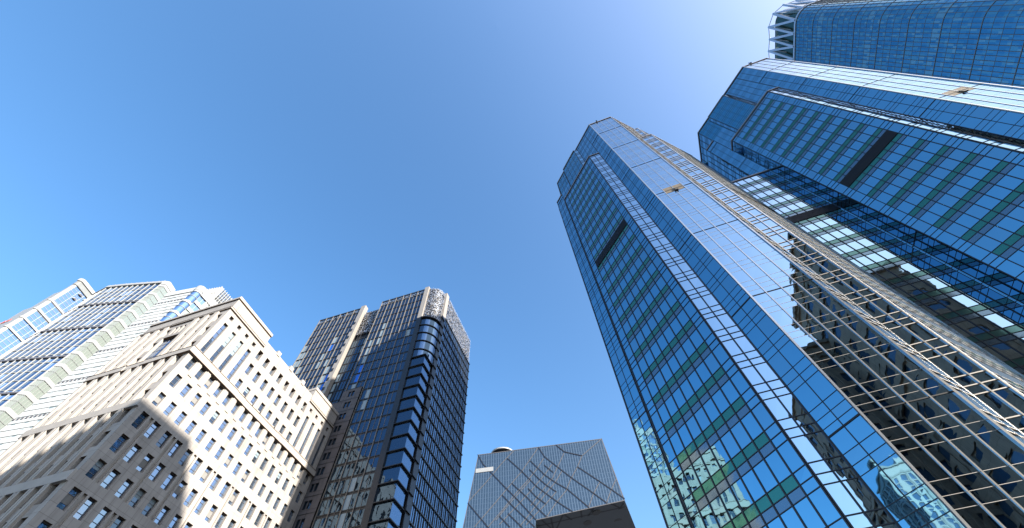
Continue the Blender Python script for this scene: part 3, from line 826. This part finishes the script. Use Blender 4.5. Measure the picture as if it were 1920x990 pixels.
# core body behind the skins
g = MB()
c0 = B0 + uL * (34.9 * KB); far = 26 * KB
core = [c0, B0 + uL * (0 * KB), B1 + uL * 0]
pts = [(c0 + uR * 1.7), B0 + uR * 1.7, cen, B1 + uL * 1.2, B1 + uL * 1.2 + uR * (19.4 * KB), c0 + uR * (24 * KB)]
pts = [(p.x, p.y) for p in pts]
for i in range(len(pts)):
    if i in (0, 1, 2, 3): f = Fr(pts[i], pts[(i + 1) % 6]); f.rect(g, 0, f.L, -.06 if i == 0 else 0, 0, BZ(97.5), 'bdark')
    else: f = Fr(pts[i], pts[(i + 1) % 6]); f.rect(g, 0, f.L, 0, 0, BZ(99), 'bglass')
poly(g, pts, BZ(97), 'roof'); g.build('tower_core', black)
settle2(black)

# ------------------------------------------------------------------ LEANING LOOP BUILDING
T0 = Vector((-41.958, 338.275)); ta = R(-5.961973)
CF = Fr((T0.x, T0.y), az=ta)
loop = empty('loop_headquarters', (T0.x + 40, T0.y, 0), 'grey glass slab building with a huge overhang and a net of diagonal seams', 'building')
def QZ(z): return EYE + z
prof = [(-37.5, 0), (47, 0), (47, 165.8), (48.3, 171.5), (119.1, 178.2), (113.5, 234), (0, 234)]
DEPTH = 46
g = MB()
g.quad([CF.P(x, 0, QZ(z)) for x, z in prof[:4] + [prof[6]]], 'cctv', [(x, z) for x, z in prof[:4] + [prof[6]]])
g.quad([CF.P(x, 0, QZ(z)) for x, z in (prof[3], prof[4], prof[5], prof[6])], 'cctv', [(x, z) for x, z in (prof[3], prof[4], prof[5], prof[6])])
SK = lambda x: x + (9 if x > 100 else 0)
g.quad([CF.P(SK(x), -DEPTH, QZ(z)) for x, z in reversed(prof)], 'cctv', [(x, z) for x, z in reversed(prof)])
for i in (1, 2, 4, 6):
    a_, b_ = prof[i], prof[(i + 1) % 7]
    g.quad([CF.P(a_[0], 0, QZ(a_[1])), CF.P(SK(a_[0]), -DEPTH, QZ(a_[1])), CF.P(SK(b_[0]), -DEPTH, QZ(b_[1])), CF.P(b_[0], 0, QZ(b_[1]))], 'cctv', [(0, a_[1]), (DEPTH, a_[1]), (DEPTH, b_[1]), (0, b_[1])])
g.quad([CF.P(0, 0, QZ(234)), CF.P(113.5, 0, QZ(234)), CF.P(122.5, -DEPTH, QZ(234)), CF.P(0, -DEPTH, QZ(234))], 'roof')
g.build('glass_body', loop)
g = MB()
g.quad([CF.P(48.3, 0, QZ(171.5)), CF.P(48.3, -DEPTH, QZ(171.5)), CF.P(128.1, -DEPTH, QZ(178.2)), CF.P(119.1, 0, QZ(178.2))], 'cctv_soffit')
so = g.build('overhang_soffit', loop)
SEAMS = [(0, [(-0.5, 234.0), (4.6, 224.3), (23.3, 201.7), (34.4, 188.9), (48.0, 171.9)]), (0, [(-7.1, 191.0), (10.3, 170.3)]), (0, [(26.8, 226.8), (39.4, 212.7), (51.1, 197.7), (67.2, 182.7), (77.3, 174.5)]), (0, [(47.5, 221.4), (58.7, 207.1), (67.0, 199.3), (76.0, 192.4), (90.5, 176.1)]), (0, [(55.7, 233.5), (60.4, 223.6), (71.5, 211.6), (81.1, 201.4), (96.6, 186.4), (105.1, 177.7)]), (0, [(72.0, 233.6), (78.5, 225.9), (93.1, 220.1)]), (0, [(87.5, 210.5), (102.8, 196.0), (111.1, 187.8), (119.3, 179.5)]), (0, [(59.4, 215.8), (65.9, 208.5)]), (0, [(46.2, 213.4), (52.7, 205.1), (59.6, 197.6), (66.7, 191.5)]), (0, [(30.2, 203.1), (42.0, 190.3), (50.5, 179.8), (56.6, 173.0)]), (0, [(43.9, 197.0), (49.9, 189.3), (57.0, 182.8)]), (0, [(21.8, 194.2), (30.5, 183.9), (39.2, 174.6), (46.7, 166.6)]), (0, [(19.3, 177.7), (27.3, 168.8)]), (0, [(26.5, 178.7), (37.0, 167.3)]), (1, [(113.7, 234.3), (93.1, 220.1), (87.5, 210.5), (80.0, 200.3), (74.9, 191.4), (65.3, 182.5), (57.0, 173.0)]), (1, [(32.7, 233.3), (21.6, 222.6), (7.6, 206.7), (-6.6, 192.5)]), (1, [(55.1, 233.0), (46.0, 221.4), (38.4, 211.8), (26.2, 199.4), (16.5, 189.2), (-0.6, 171.9)]), (1, [(59.3, 222.3), (52.4, 213.1), (43.8, 204.0), (32.7, 193.8), (21.2, 181.5), (10.3, 170.7)]), (1, [(77.8, 224.7), (71.3, 213.7), (65.1, 203.3), (55.5, 193.8), (45.2, 183.1)]), (1, [(66.0, 215.5), (58.7, 207.1), (46.1, 195.0), (34.2, 184.4), (19.3, 171.4)]), (1, [(73.5, 208.2), (66.5, 199.1), (56.9, 189.9), (44.8, 177.8), (35.3, 168.3)]), (1, [(66.5, 191.3), (57.1, 182.6), (48.3, 175.7), (40.6, 169.0)]), (1, [(102.9, 194.5), (96.1, 186.0), (90.5, 176.4)]), (1, [(117.4, 196.5), (111.1, 187.8), (104.9, 177.9)]), (1, [(46.8, 204.6), (38.6, 196.9), (24.9, 183.7), (16.6, 175.0)])]
def seam_mb(kind, one):
    g = MB(); w_ = {0: .42, 1: .28}[kind]; m = {0: 'seam', 1: 'seam_pale'}[kind]
    for k, pts in [one]:
        for (x0, z0), (x1, z1) in zip(pts, pts[1:]):
            d = Vector((x1 - x0, z1 - z0)); L = d.length; d /= L; nx, nz = -d.y * w_, d.x * w_
            x0e, z0e, x1e, z1e = x0 - d.x * w_ * .8, z0 - d.y * w_ * .8, x1 + d.x * w_ * .8, z1 + d.y * w_ * .8
            c = [(x0e + nx, z0e + nz), (x0e - nx, z0e - nz), (x1e - nx, z1e - nz), (x1e + nx, z1e + nz)]
            off = .3 if kind == 0 else .2
            g.quad([CF.P(x, off, QZ(z)) for x, z in c], m)
            for i in range(4):
                a_, b_ = c[i], c[(i + 1) % 4]
                g.quad([CF.P(a_[0], 0, QZ(a_[1])), CF.P(b_[0], 0, QZ(b_[1])), CF.P(b_[0], off, QZ(b_[1])), CF.P(a_[0], off, QZ(a_[1]))], m)
    return g
for sm in SEAMS: seam_mb(sm[0], sm).build('dark_bracing_seam' if sm[0] == 0 else 'pale_bracing_seam', loop)
# edge trim round the front
g = MB()
for (a_, b_) in (((0, 234), (113.5, 234)), ((113.5, 234), (119.1, 178.2)), ((48.3, 171.5), (119.1, 178.2)), ((-37.5, 0), (0, 234))):
    d = Vector((b_[0] - a_[0], b_[1] - a_[1])).normalized(); nx, nz = -d.y * .3, d.x * .3
    g.quad([CF.P(a_[0] + nx, .12, QZ(a_[1] + nz)), CF.P(a_[0] - nx, .12, QZ(a_[1] - nz)), CF.P(b_[0] - nx, .12, QZ(b_[1] - nz)), CF.P(b_[0] + nx, .12, QZ(b_[1] + nz))], 'seam_pale')
g.build('edge_trim', loop)
# soffit seams and round skylights
def SP(x, y, dz): return CF.P(x, -y, QZ(171.5 + (x - 48.3) / 70.8 * 6.7) - dz)
g = MB()
for (a_, b_) in (((52, 0), (70, 46)), ((70, 0), (95, 46)), ((90, 0), (119, 40)), ((70, 0), (52, 46)), ((95, 0), (70, 46)), ((118, 4), (95, 46)), ((48.5, 23), (119, 23)), ((52, 46), (48.5, 30)), ((108, 0), (119, 14)),
               ((84, 0), (84, 46)), ((60, 0), (60, 46)), ((48.5, 9), (119, 9)), ((48.5, 38), (119, 38))):
    d = Vector((b_[0] - a_[0], b_[1] - a_[1])).normalized(); nx, ny = -d.y * .7, d.x * .7
    q = [(a_[0] + nx, a_[1] + ny), (a_[0] - nx, a_[1] - ny), (b_[0] - nx, b_[1] - ny), (b_[0] + nx, b_[1] + ny)]
    g.quad([SP(x, y, .2) for x, y in q], 'seam')
g.build('soffit_seams', so)
for (x, y) in ((96, 8), (88, 20), (113, 27)):
    g = MB(); n = 24; ring = [(x + 3.4 * math.cos(6.2832 * i / n), y + 3.4 * math.sin(6.2832 * i / n)) for i in range(n)]
    g.quad([SP(a_, b_, .5) for a_, b_ in reversed(ring)], 'disc')
    for i in range(n):
        a_, b_ = ring[i], ring[(i + 1) % n]
        g.quad([SP(a_[0], a_[1], 0), SP(b_[0], b_[1], 0), SP(b_[0], b_[1], .5), SP(a_[0], a_[1], .5)], 'seam_pale')
    g.build('round_skylight', so)
g = MB(); CF.box(g, -1.8, 14, .05, .35, QZ(216.6), QZ(220.4), 'white'); g.build('white_banner', loop)
g = MB(); n = 40; hx, hy, hz = 20.5, 12, 238.6
for i in range(n):
    a0, a1 = 6.2832 * i / n, 6.2832 * (i + 1) / n
    P0 = lambda a, r, z: CF.P(hx + r * math.cos(a), -hy + r * math.sin(a), QZ(z))
    g.quad([P0(a0, 11.2, hz), P0(a1, 11.2, hz), P0(a1, 11.2, hz + 1.2), P0(a0, 11.2, hz + 1.2)], 'white')
    g.quad([P0(a0, 10.4, hz), P0(a1, 10.4, hz), P0(a1, 11.2, hz), P0(a0, 11.2, hz)][::-1], 'white')
    g.quad([P0(a0, 0, hz + .3), P0(a0, 10.4, hz + .3), P0(a1, 10.4, hz + .3)][::-1], 'seam')
    g.quad([P0(a0, 0, hz + 1.2), P0(a0, 11.2, hz + 1.2), P0(a1, 11.2, hz + 1.2)], 'white')
for i in range(6):
    a0 = 6.2832 * i / 6; x, y = hx + 8 * math.cos(a0), hy + 8 * math.sin(a0)
    CF.box(g, x - .3, x + .3, -y - .3, -y + .3, QZ(234), QZ(hz), 'seam')
g.build('helipad', loop)
settle2(loop)

# ------------------------------------------------------------------ TALL ROUNDED TOWER (top right)
def CW(z): return EYE + z * S
cwt = empty('rounded_skyscraper', (170 * S, 20 * S, 0), 'tallest tower, rounded blue glass with an open crown of folded struts, at the upper right', 'tower')
# plan with the west facade on the 75-degree grid and rounded corners
w0 = Vector((154.4, 5.6)); RD = 7.0
def cw_plan(off=0.0, side=44.0, n=12):
    ctr0 = w0 + uR * 2.0 - uL * RD             # centre of the rounded near corner
    a = RD; L = side - 2 * RD
    pts = []
    C = [ctr0, ctr0 - uL * L, ctr0 - uL * L + uR * L, ctr0 + uR * L]
    dirs = [(uL, -uR), (-uR, -uL), (-uL, uR), (uR, uL)]
    for c, (d0, d1) in zip(C, dirs):
        for i in range(n + 1):
            t = math.pi / 2 * i / n
            p = c + (d0 * math.cos(t) + d1 * math.sin(t)) * (RD + off)
            pts.append(p)
    return pts
pl = cw_plan(n=7)
# subdivide the straight runs
seg = []
for i in range(len(pl)):
    p, q = pl[i], pl[(i + 1) % len(pl)]; L = (q - p).length; n = max(1, round(L / 1.6))
    for k in range(n): seg.append((p + (q - p) * (k / n), p + (q - p) * ((k + 1) / n)))
g = MB(); bars = MB()
levels = []
z = 240.0
while z > 0: levels.append(z); z -= 3.36
levels.append(0)
for si, (p, q) in enumerate(seg):
    f = Fr((p.x * S, p.y * S), (q.x * S, q.y * S))
    vis = f.n.x < .3
    for j in range(len(levels) - 1):
        zh, zl = levels[j], levels[j + 1]
        if vis and zh > 100:
            zm = zl + (zh - zl) * .36
            for (a_, b_) in ((zl, zm), (zm, zh)):
                for h in (0, 1):
                    r = random.random()
                    m = 'cw1' if r < .42 else ('cw4' if r < .72 else ('cw2' if r < .93 else 'cw3'))
                    if j % 9 == 5 and r > .55: m = 'cw3'
                    f.rect(g, h * f.L / 2, (h + 1) * f.L / 2, 0, CW(a_), CW(b_), m)
        else:
            f.rect(g, 0, f.L, 0, CW(zl), CW(zh), 'cw1')
    if vis: f.box(bars, -.07, .07, 0, .22, CW(90), CW(240), 'seam_pale')
for j, z in enumerate(levels):
    if z < 90: continue
    for (p, q) in seg:
        f = Fr((p.x * S, p.y * S), (q.x * S, q.y * S))
        if f.n.x < .3:
            big = j % 4 == 0
            f.box(bars, 0, f.L, 0, .16 if big else .06, CW(z) - (.12 if big else .05), CW(z) + (.12 if big else .05), 'seam_pale')
go = g.build('glass_shaft', cwt); bars.build('mullion_grid', go)
# crown: recessed dark green glass, V struts, top ring
g = MB(); inner = cw_plan(-1.5, n=7)
for i in range(len(inner)):
    p, q = inner[i], inner[(i + 1) % len(inner)]; f = Fr((p.x * S, p.y * S), (q.x * S, q.y * S)); f.rect(g, 0, f.L, 0, CW(238), CW(260.5), 'dgreen')
poly(g, [(p.x * S, p.y * S) for p in inner], CW(260.5), 'roof'); g.build('crown_glass', cwt)
def tube(mb, a, b, r, m, n=6):
    a, b = Vector(a), Vector(b); d = (b - a).normalized(); u = d.orthogonal().normalized(); v = d.cross(u)
    for i in range(n):
        t0, t1 = 6.28318 * i / n, 6.28318 * (i + 1) / n
        e0 = (u * math.cos(t0) + v * math.sin(t0)) * r; e1 = (u * math.cos(t1) + v * math.sin(t1)) * r
        mb.quad([a + e0, a + e1, b + e1, b + e0], m)
dense = []
op, tp = cw_plan(0.1, n=7), cw_plan(0.6, n=7)
per = [0]
for i in range(len(op)): per.append(per[-1] + (op[(i + 1) % len(op)] - op[i]).length)
def along(pl_, t):
    t = t % per[-1]
    for i in range(len(pl_)):
        if per[i] <= t <= per[i + 1]:
            k = (t - per[i]) / (per[i + 1] - per[i]); return pl_[i].lerp(pl_[(i + 1) % len(pl_)], k)
    return pl_[0]
N = 26; st = MB(); step = per[-1] / N
for i in range(N):
    a_ = along(op, i * step + 2); c = along(tp, (i + .5) * step + 2); b_ = along(op, (i + 1) * step + 2)
    zt = 262.0 + (1.0 if i % 2 else 0)
    A3 = (a_.x * S, a_.y * S, CW(240.5)); C3 = (c.x * S, c.y * S, CW(zt)); B3 = (b_.x * S, b_.y * S, CW(240.5))
    tube(st, A3, C3, .8, 'steel'); tube(st, C3, B3, .8, 'steel')
    m3 = along(inner, 0)  # inner tie
    ci = (c - (w0 + uR * 22 - uL * 22)).normalized()
    I3 = ((c.x - ci.x * 3) * S, (c.y - ci.y * 3) * S, CW(246))
    tube(st, C3, I3, .3, 'white')
    d = along(tp, (i + 1.5) * step + 2)
    tube(st, C3, (d.x * S, d.y * S, CW(262.0 + (0 if i % 2 else 1.0))), .3, 'steel')
st.build('crown_struts', cwt)
g = MB()
for i in range(len(op)):
    p, q = op[i], op[(i + 1) % len(op)]; f = Fr((p.x * S, p.y * S), (q.x * S, q.y * S)); f.box(g, 0, f.L, -1.5, .35, CW(239.6), CW(240.6), 'steel')
g.build('ring_beam', cwt)
settle2(cwt)

# ------------------------------------------------------------------ PALE TOWERS ON THE LEFT
# (1) fin-clad slab with a glazed corner column
k2 = 1.12 * S
def U2(x, y, k=k2): return (x * k, y * k)
H2 = EYE + 100 * k2
slab = empty('finned_tower', (*U2(-105, 58), 0), 'white tower with close vertical fins over deep blue glass and a glazed corner column', 'tower')
P2 = [U2(-120.4, 60.6), U2(-119.7, 59.7), U2(-114.8, 57.7), U2(-110, 57.45), U2(-104, 57.35), U2(-98.9, 57.3)]
for i in range(5):
    f = Fr(P2[i], P2[i + 1]); g = MB(); b = MB()
    fl = 3.6; z = H2 - 1.2; j = 0
    while z > 0:
        n = max(1, round(f.L / 2.4))
        for c in range(n):
            f.rect(g, f.L * c / n, f.L * (c + 1) / n, -.05, max(z - fl, 0), z, 'nglass' if random.random() < .85 else 'lglass')
        f.box(b, 0, f.L, -.05, .08, z - .3, z, 'offwhite')
        if j % 4 == 3: f.box(b, 0, f.L, -.05, .35, z - fl * .5, z - fl * .5 + .6, 'frame')
        z -= fl; j += 1
    f.box(b, 0, f.L, -.3, .5, H2 - 1.2, H2, 'white')
    go = g.build('glass_facade', slab); b.build('floor_band', go)
    fn = MB(); n = max(1, round(f.L / 2.4))
    for c in range(n + 1): f.box(fn, f.L * c / n - .08, f.L * c / n + .08, 0, .30, 0, H2 + .6, 'white')
    fn.build('vertical_fins', go)
# glazed corner column
cc0, cc1, cc2 = U2(-98.9, 57.3), U2(-97.6, 57.6), U2(-97.5, 60.4)
for A_, B_, nm in ((cc0, cc1, 'offwhite'), (cc1, cc2, 'greenish')):
    f = Fr(A_, B_); g = MB(); b = MB(); z = H2 - 2; 
    while z > 3:
        f.rect(g, 0, f.L, 0, z - 5.4, z, 'greenish'); 
        f.box(b, -.1, f.L + .1, -.2, .18, z - 1.3, z - .1, 'white')
        for q in range(0, 5): f.box(b, f.L * q / 4 - .05, f.L * q / 4 + .05, 0, .12, z - 5.4, z - 1.3, 'offwhite')
        f.box(b, 0, f.L, 0, .1, z - 3.4, z - 3.3, 'offwhite')
        z -= 5.4
    f.box(b, 0, f.L, -.2, .3, H2 - 2, H2 + .3, 'white')
    go = g.build('balcony_glazing', slab); b.build('balcony_frame', go)
g = MB()
pts = [P2[0]] + P2[1:] + [cc1, cc2, U2(-97.8, 76), U2(-118, 76)]
for i in range(len(P2) + 1, len(pts)):
    f = Fr(pts[i], pts[(i + 1) % len(pts)]); f.rect(g, 0, f.L, 0, 0, H2, 'white')
poly(g, pts, H2 - .2, 'roof'); g.build('rear_walls', slab)
settle2(slab)

# (2) white banded tower with a round blue glass corner and a fin screen on the roof
k3 = 1.0 * S
H3 = EYE + 100 * k3
band = empty('banded_tower', (*U2(-92, 62, k3), 0), 'white tower with round blue glass corner and slatted roof screen behind the stone block', 'tower')
A3, B3 = U2(-99.5, 61.2, k3), U2(-90.9, 60.0, k3)
f = Fr(A3, B3); g = MB(); b = MB(); z = H3 - 2.5; j = 0
while z > 0:
    n = 9
    for c in range(n):
        f.rect(g, f.L * c / n, f.L * (c + 1) / n, -.1, max(z - 2.0, 0), z, 'greenish' if random.random() < .2 else 'bright')
        if j % 6 == 2: f.box(b, f.L * c / n + .15, f.L * c / n + .7, .02, .2, z - .55, z - .1, 'frame')
    f.box(b, 0, f.L, -.1, .03, z - 1.6, z - .35, 'bright')
    z -= 2.0; j += 1
f.box(b, 0, f.L, -.3, .3, H3 - 2.5, H3, 'bright')
go = g.build('banded_wall', band); b.build('floor_band', go)
# round corner
ccx, ccy = U2(-89.9, 60.75, k3); rc = 1.15 * k3
g = MB(); b = MB(); n = 14
ring = [(ccx + rc * math.cos(R(195) + R(190) * i / n), ccy + rc * math.sin(R(195) + R(190) * i / n)) for i in range(n + 1)]
for i in range(n):
    f = Fr(ring[i], ring[i + 1]); z = H3 - 2
    while z > 0:
        f.rect(g, 0, f.L, 0, max(z - 6, 0), z, 'lglass'); f.box(b, -.02, f.L + .02, -.1, .18, z - 1.0, z, 'white'); f.box(b, -.02, f.L + .02, 0, .1, z - 3.4, z - 3.2, 'offwhite'); z -= 6
    f.box(b, -.02, f.L + .02, -.3, .3, H3 - 2, H3 + .3, 'white')
go = g.build('round_corner_glass', band); b.build('floor_band', go)
# right face, gently bowed, strip windows
RP = [ring[-1], U2(-88.2, 63.5, k3), U2(-87.3, 67, k3), U2(-87.0, 74, k3)]
for i in range(3):
    f = Fr(RP[i], RP[i + 1]); g = MB(); b = MB(); z = H3 - 3; j = 0
    while z > 0:
        n = max(1, round(f.L / 1.5))
        for c in range(n):
            r = random.random(); f.rect(g, f.L * c / n, f.L * (c + 1) / n, 0, max(z - 2.6, 0), z, 'lglass' if r < .5 else ('nglass' if r < .7 else 'greenish'))
            f.box(b, f.L * c / n - .05, f.L * c / n + .05, 0, .1, z - 2.6, z, 'white')
        f.box(b, 0, f.L, -.1, .3, z - 3.9, z - 2.6, 'white'); z -= 3.9
    f.box(b, 0, f.L, -.3, .4, H3 - 3, H3, 'white')
    go = g.build('strip_windows', band); b.build('floor_band', go)
# roof screen
sp = [U2(-101.5, 64.0, k3 * 1.03), U2(-93.8, 62.6, k3 * 1.03), U2(-85.6, 61.6, k3 * 1.03), U2(-84.2, 66.4, k3 * 1.03), U2(-84, 72, k3 * 1.03)]
ZT = EYE + 105.4 * k3
for i in range(4):
    f = Fr(sp[i], sp[i + 1]); g = MB(); n = round(f.L / .95)
    for c in range(n + 1): f.box(g, f.L * c / n - .1, f.L * c / n + .1, -1.2, .25, H3 - 6, ZT, 'white')
    for z in ([H3 - 5, H3 - 1, H3 + 3] if i < 2 else [H3 - 6 + 1.5 * q for q in range(9)]): f.box(g, 0, f.L, -.2, .05, z, z + .25, 'offwhite')
    f.rect(g, 0, f.L, -1.3, H3 - 6, ZT - 3, 'greenish' if i < 2 else 'nglass')
    g.build('roof_screen', band)
g = MB(); pts = [A3, B3] + ring[1:-1] + RP + [U2(-100, 75, k3)]
poly(g, pts, H3 - .1, 'roof')
f = Fr(RP[-1], pts[-1]); f.rect(g, 0, f.L, 0, 0, H3, 'white'); f = Fr(pts[-1], A3); f.rect(g, 0, f.L, 0, 0, H3, 'white')
g.build('rear_walls', band)
settle2(band)

# (3) far glass tower with white ribs
k1 = 1.6 * S
H1 = EYE + 100 * k1
far = empty('ribbed_tower', (*U2(-121, 57, k1), 0), 'light blue glass tower with white ribs and rounded top corner at the far left', 'tower')
CR = U2(-121.0, 54.9, k1)
DR = Vector((math.cos(R(86)), math.sin(R(86))))
DL = Vector((math.cos(R(165)), math.sin(R(165))))
rk = 0.55 * k1
C0 = Vector(CR)
ringp = []
for i in range(9):
    a = R(165 + 90) + R(101) * i / 8 - R(0)
    ringp.append((C0.x + DL.x * 0 + rk * math.cos(R(255) + R(101) * i / 8), C0.y + rk * math.sin(R(255) + R(101) * i / 8) + rk))
g = MB(); b = MB()
end = (ringp[-1][0] + DR.x * 15 * k1, ringp[-1][1] + DR.y * 15 * k1)
start = (ringp[0][0] + DL.x * 1.2 * k1, ringp[0][1] + DL.y * 1.2 * k1)
faces = [(ringp[i], ringp[i + 1]) for i in range(8)] + [(ringp[-1], end)]
for A_, B_ in faces:
    f = Fr(A_, B_); n = max(1, round(f.L / 3.2)); z = H1 - 5
    while z > 60:
        for c in range(n):
            f.rect(g, f.L * c / n, f.L * (c + 1) / n, 0, z - 1.9, z, 'lglass')
        f.box(b, 0, f.L, 0, .1, z - 1.9, z - 1.76, 'white'); z -= 1.9
    for c in range(n + 1): f.box(b, f.L * c / n - .09, f.L * c / n + .09, 0, .12, 60, H1 - 5, 'white')
    for zz in (90.3, 86.6, 83.1, 79.5): f.box(b, -.02, f.L + .02, 0, .45, EYE + zz * k1 - .5, EYE + zz * k1 + .5, 'white')
    f.box(b, -.02, f.L + .02, -.4, .5, H1 - 5, H1 - 2, 'offwhite'); f.box(b, -.02, f.L + .02, -.4, 1.0, H1 - 2, H1, 'white')
    f.rect(g, 0, f.L, 0, 0, 60.2, 'lglass')
go = g.build('glass_facade', far); b.build('white_ribs', go)
g = MB()
f = Fr(start, ringp[0]); f.rect(g, 0, f.L, 0, 0, H1 - 1, 'white')
f.box(g, -2.6 * k1, 0, -6 * k1, -.1, 0, EYE + 95 * k1, 'white'); f.box(g, -5.5 * k1, -2.6 * k1, -7 * k1, -.2, 0, EYE + 89 * k1, 'white')
f.box(g, -9 * k1, -5.5 * k1, -8 * k1, -.3, 0, EYE + 83 * k1, 'white')
pts = [start] + ringp + [end, (end[0] - 12 * k1, end[1] + 3 * k1)]
poly(g, pts, H1 - .2, 'roof')
for i in (len(pts) - 2, len(pts) - 1):
    f2 = Fr(pts[i], pts[(i + 1) % len(pts)]); f2.rect(g, 0, f2.L, 0, 0, H1, 'white')
g.build('white_end_wall', far)
g = MB()
for i in range(12): f.box(g, -8.7 * k1 + i * 1.1, -8.7 * k1 + i * 1.1 + .6, -.6, .1, EYE + 83 * k1, EYE + 83 * k1 + random.uniform(.8, 2.2), 'red' if i % 3 else 'white')
g.build('roof_lettering_frame', far)
g = MB(); f = Fr(ringp[-1], end)
for (x, z, w2, h2) in ((4, 6.3, 2.2, .9), (8, 6.3, 2.2, .9), (12, 6.2, 2.0, .9), (4, 10, 2, .9), (9, 10, 2.2, .9), (13, 10, 2.2, .9)):
    f.box(g, x, x + w2, .05, .7, H1 - z - h2, H1 - z, 'white'); f.box(g, x + .2, x + w2 - .2, .7, .74, H1 - z - h2 + .1, H1 - z - .1, 'frame')
g.build('facade_hoists', far)
settle2(far)

# ------------------------------------------------------------------ BUILDINGS SEEN IN THE MIRRORS (behind the camera)
def stone_tower(name, p, az, L, D, H, label, steps, m='brown', mp='brown_plain', arched=True, glass='awin', floor=5.4, mod=6.6):
    root = empty(name, (p[0], p[1], 0), label, 'building')
    d = Vector((math.cos(az), math.sin(az))); n_ = Vector((d.y, -d.x))
    p = Vector(p)
    cs = [p, p + d * L, p + d * L - n_ * D, p - n_ * D]
    g = MB(); wn = MB()
    for i in range(4):
        A_, B_ = cs[i], cs[(i + 1) % 4]; f = Fr((A_.x, A_.y), (B_.x, B_.y)); n = max(1, int(f.L / mod)); w2 = f.L / n
        hs = []
        z = H - 6; j = 0
        while z > 8:
            for c in range(n):
                xa = c * w2 + w2 * .22; xb = xa + w2 * .56
                hs.append((xa, xb, z - 2.7, z, .4))
            z -= floor; j += 1
        wall(g, f, 0, f.L, 0, H, hs, m, .4, m)
        for h in hs:
            xa, xb = h[0], h[1]
            wn_pts = [f.P(xa, -.38, h[2]), f.P(xb, -.38, h[2])]
            if arched:
                r = (xb - xa) / 2; xm = (xa + xb) / 2
                for q in range(9):
                    t = math.pi * q / 8; wn_pts.append(f.P(xm + r * math.cos(t), -.38, h[3] - min(r, 1.1) + min(r, 1.1) * math.sin(t)))
                f.rect(wn, xa, xb, -.395, h[2], h[3], mp)
            else: wn_pts += [f.P(xb, -.38, h[3]), f.P(xa, -.38, h[3])]
            wn.quad(wn_pts, glass)
        for zz, o_ in ((H - 1.2, .8), (H - 5, .35), (H * .62, .5), (H * .3, .5)):
            f.box(g, -o_, f.L + o_, .003, o_, zz, zz + 1.0, mp)
        for c in range(0, n + 1, 2): f.box(g, c * w2 - .35, c * w2 + .35, .003, .3, 0, H - 5, mp)
    poly(g, [(c.x, c.y) for c in cs], H - .05, 'roof')
    go = g.build('stone_wall', root); wo = wn.build('windows', root)
    for k, (a0, a1, zz) in enumerate(steps):
        g = MB(); A_ = p + d * (L * a0); B_ = p + d * (L * a1); f = Fr((A_.x, A_.y), (B_.x, B_.y)); f.box(g, 0, f.L, -D * .6, -1.5, H, H + zz, m)
        g.build('attic_block', root)
    settle2(root)
    return root
ast = stone_tower('arched_stone_tower', (46.0 * S, -18.7 * S), AZ + math.pi, 31 * S, 24 * S, EYE + 82 * S, 'brown stone tower with arched windows, mirrored in the nearer blue glass tower', [])
stone_tower('brown_stone_block', (31.6 * S, -45 * S), AZ + math.pi, 21.5 * S, 28 * S, EYE + 72 * S, 'lower brown stone block mirrored beside the arched stone tower', [(.2, .6, 3)], arched=False, mod=5)
stone_tower('white_striped_tower', (-178 * S, -19 * S), R(75), 13 * S, 18 * S, EYE + 100 * S, 'white residential tower with balconies, mirrored low in the blue side of the middle tower', [(.2, .5, 4)], m='white', mp='offwhite', arched=False, glass='nglass', floor=3.2, mod=3.4)

# the arched tower steps out at its north end
nf = Fr((46.0 * S, -18.7 * S), az=AZ)
for e0, e1, h in ((0, .9, 79.5), (.9, 1.8, 77), (1.8, 3.2, 73.5), (3.2, 4.4, 69)):
    g = MB(); nf.box(g, e0 * S, e1 * S, .3, 14 * S, 0, EYE + h * S, 'brown'); o = g.build('stepped_buttress', ast); o.location = -ast.location
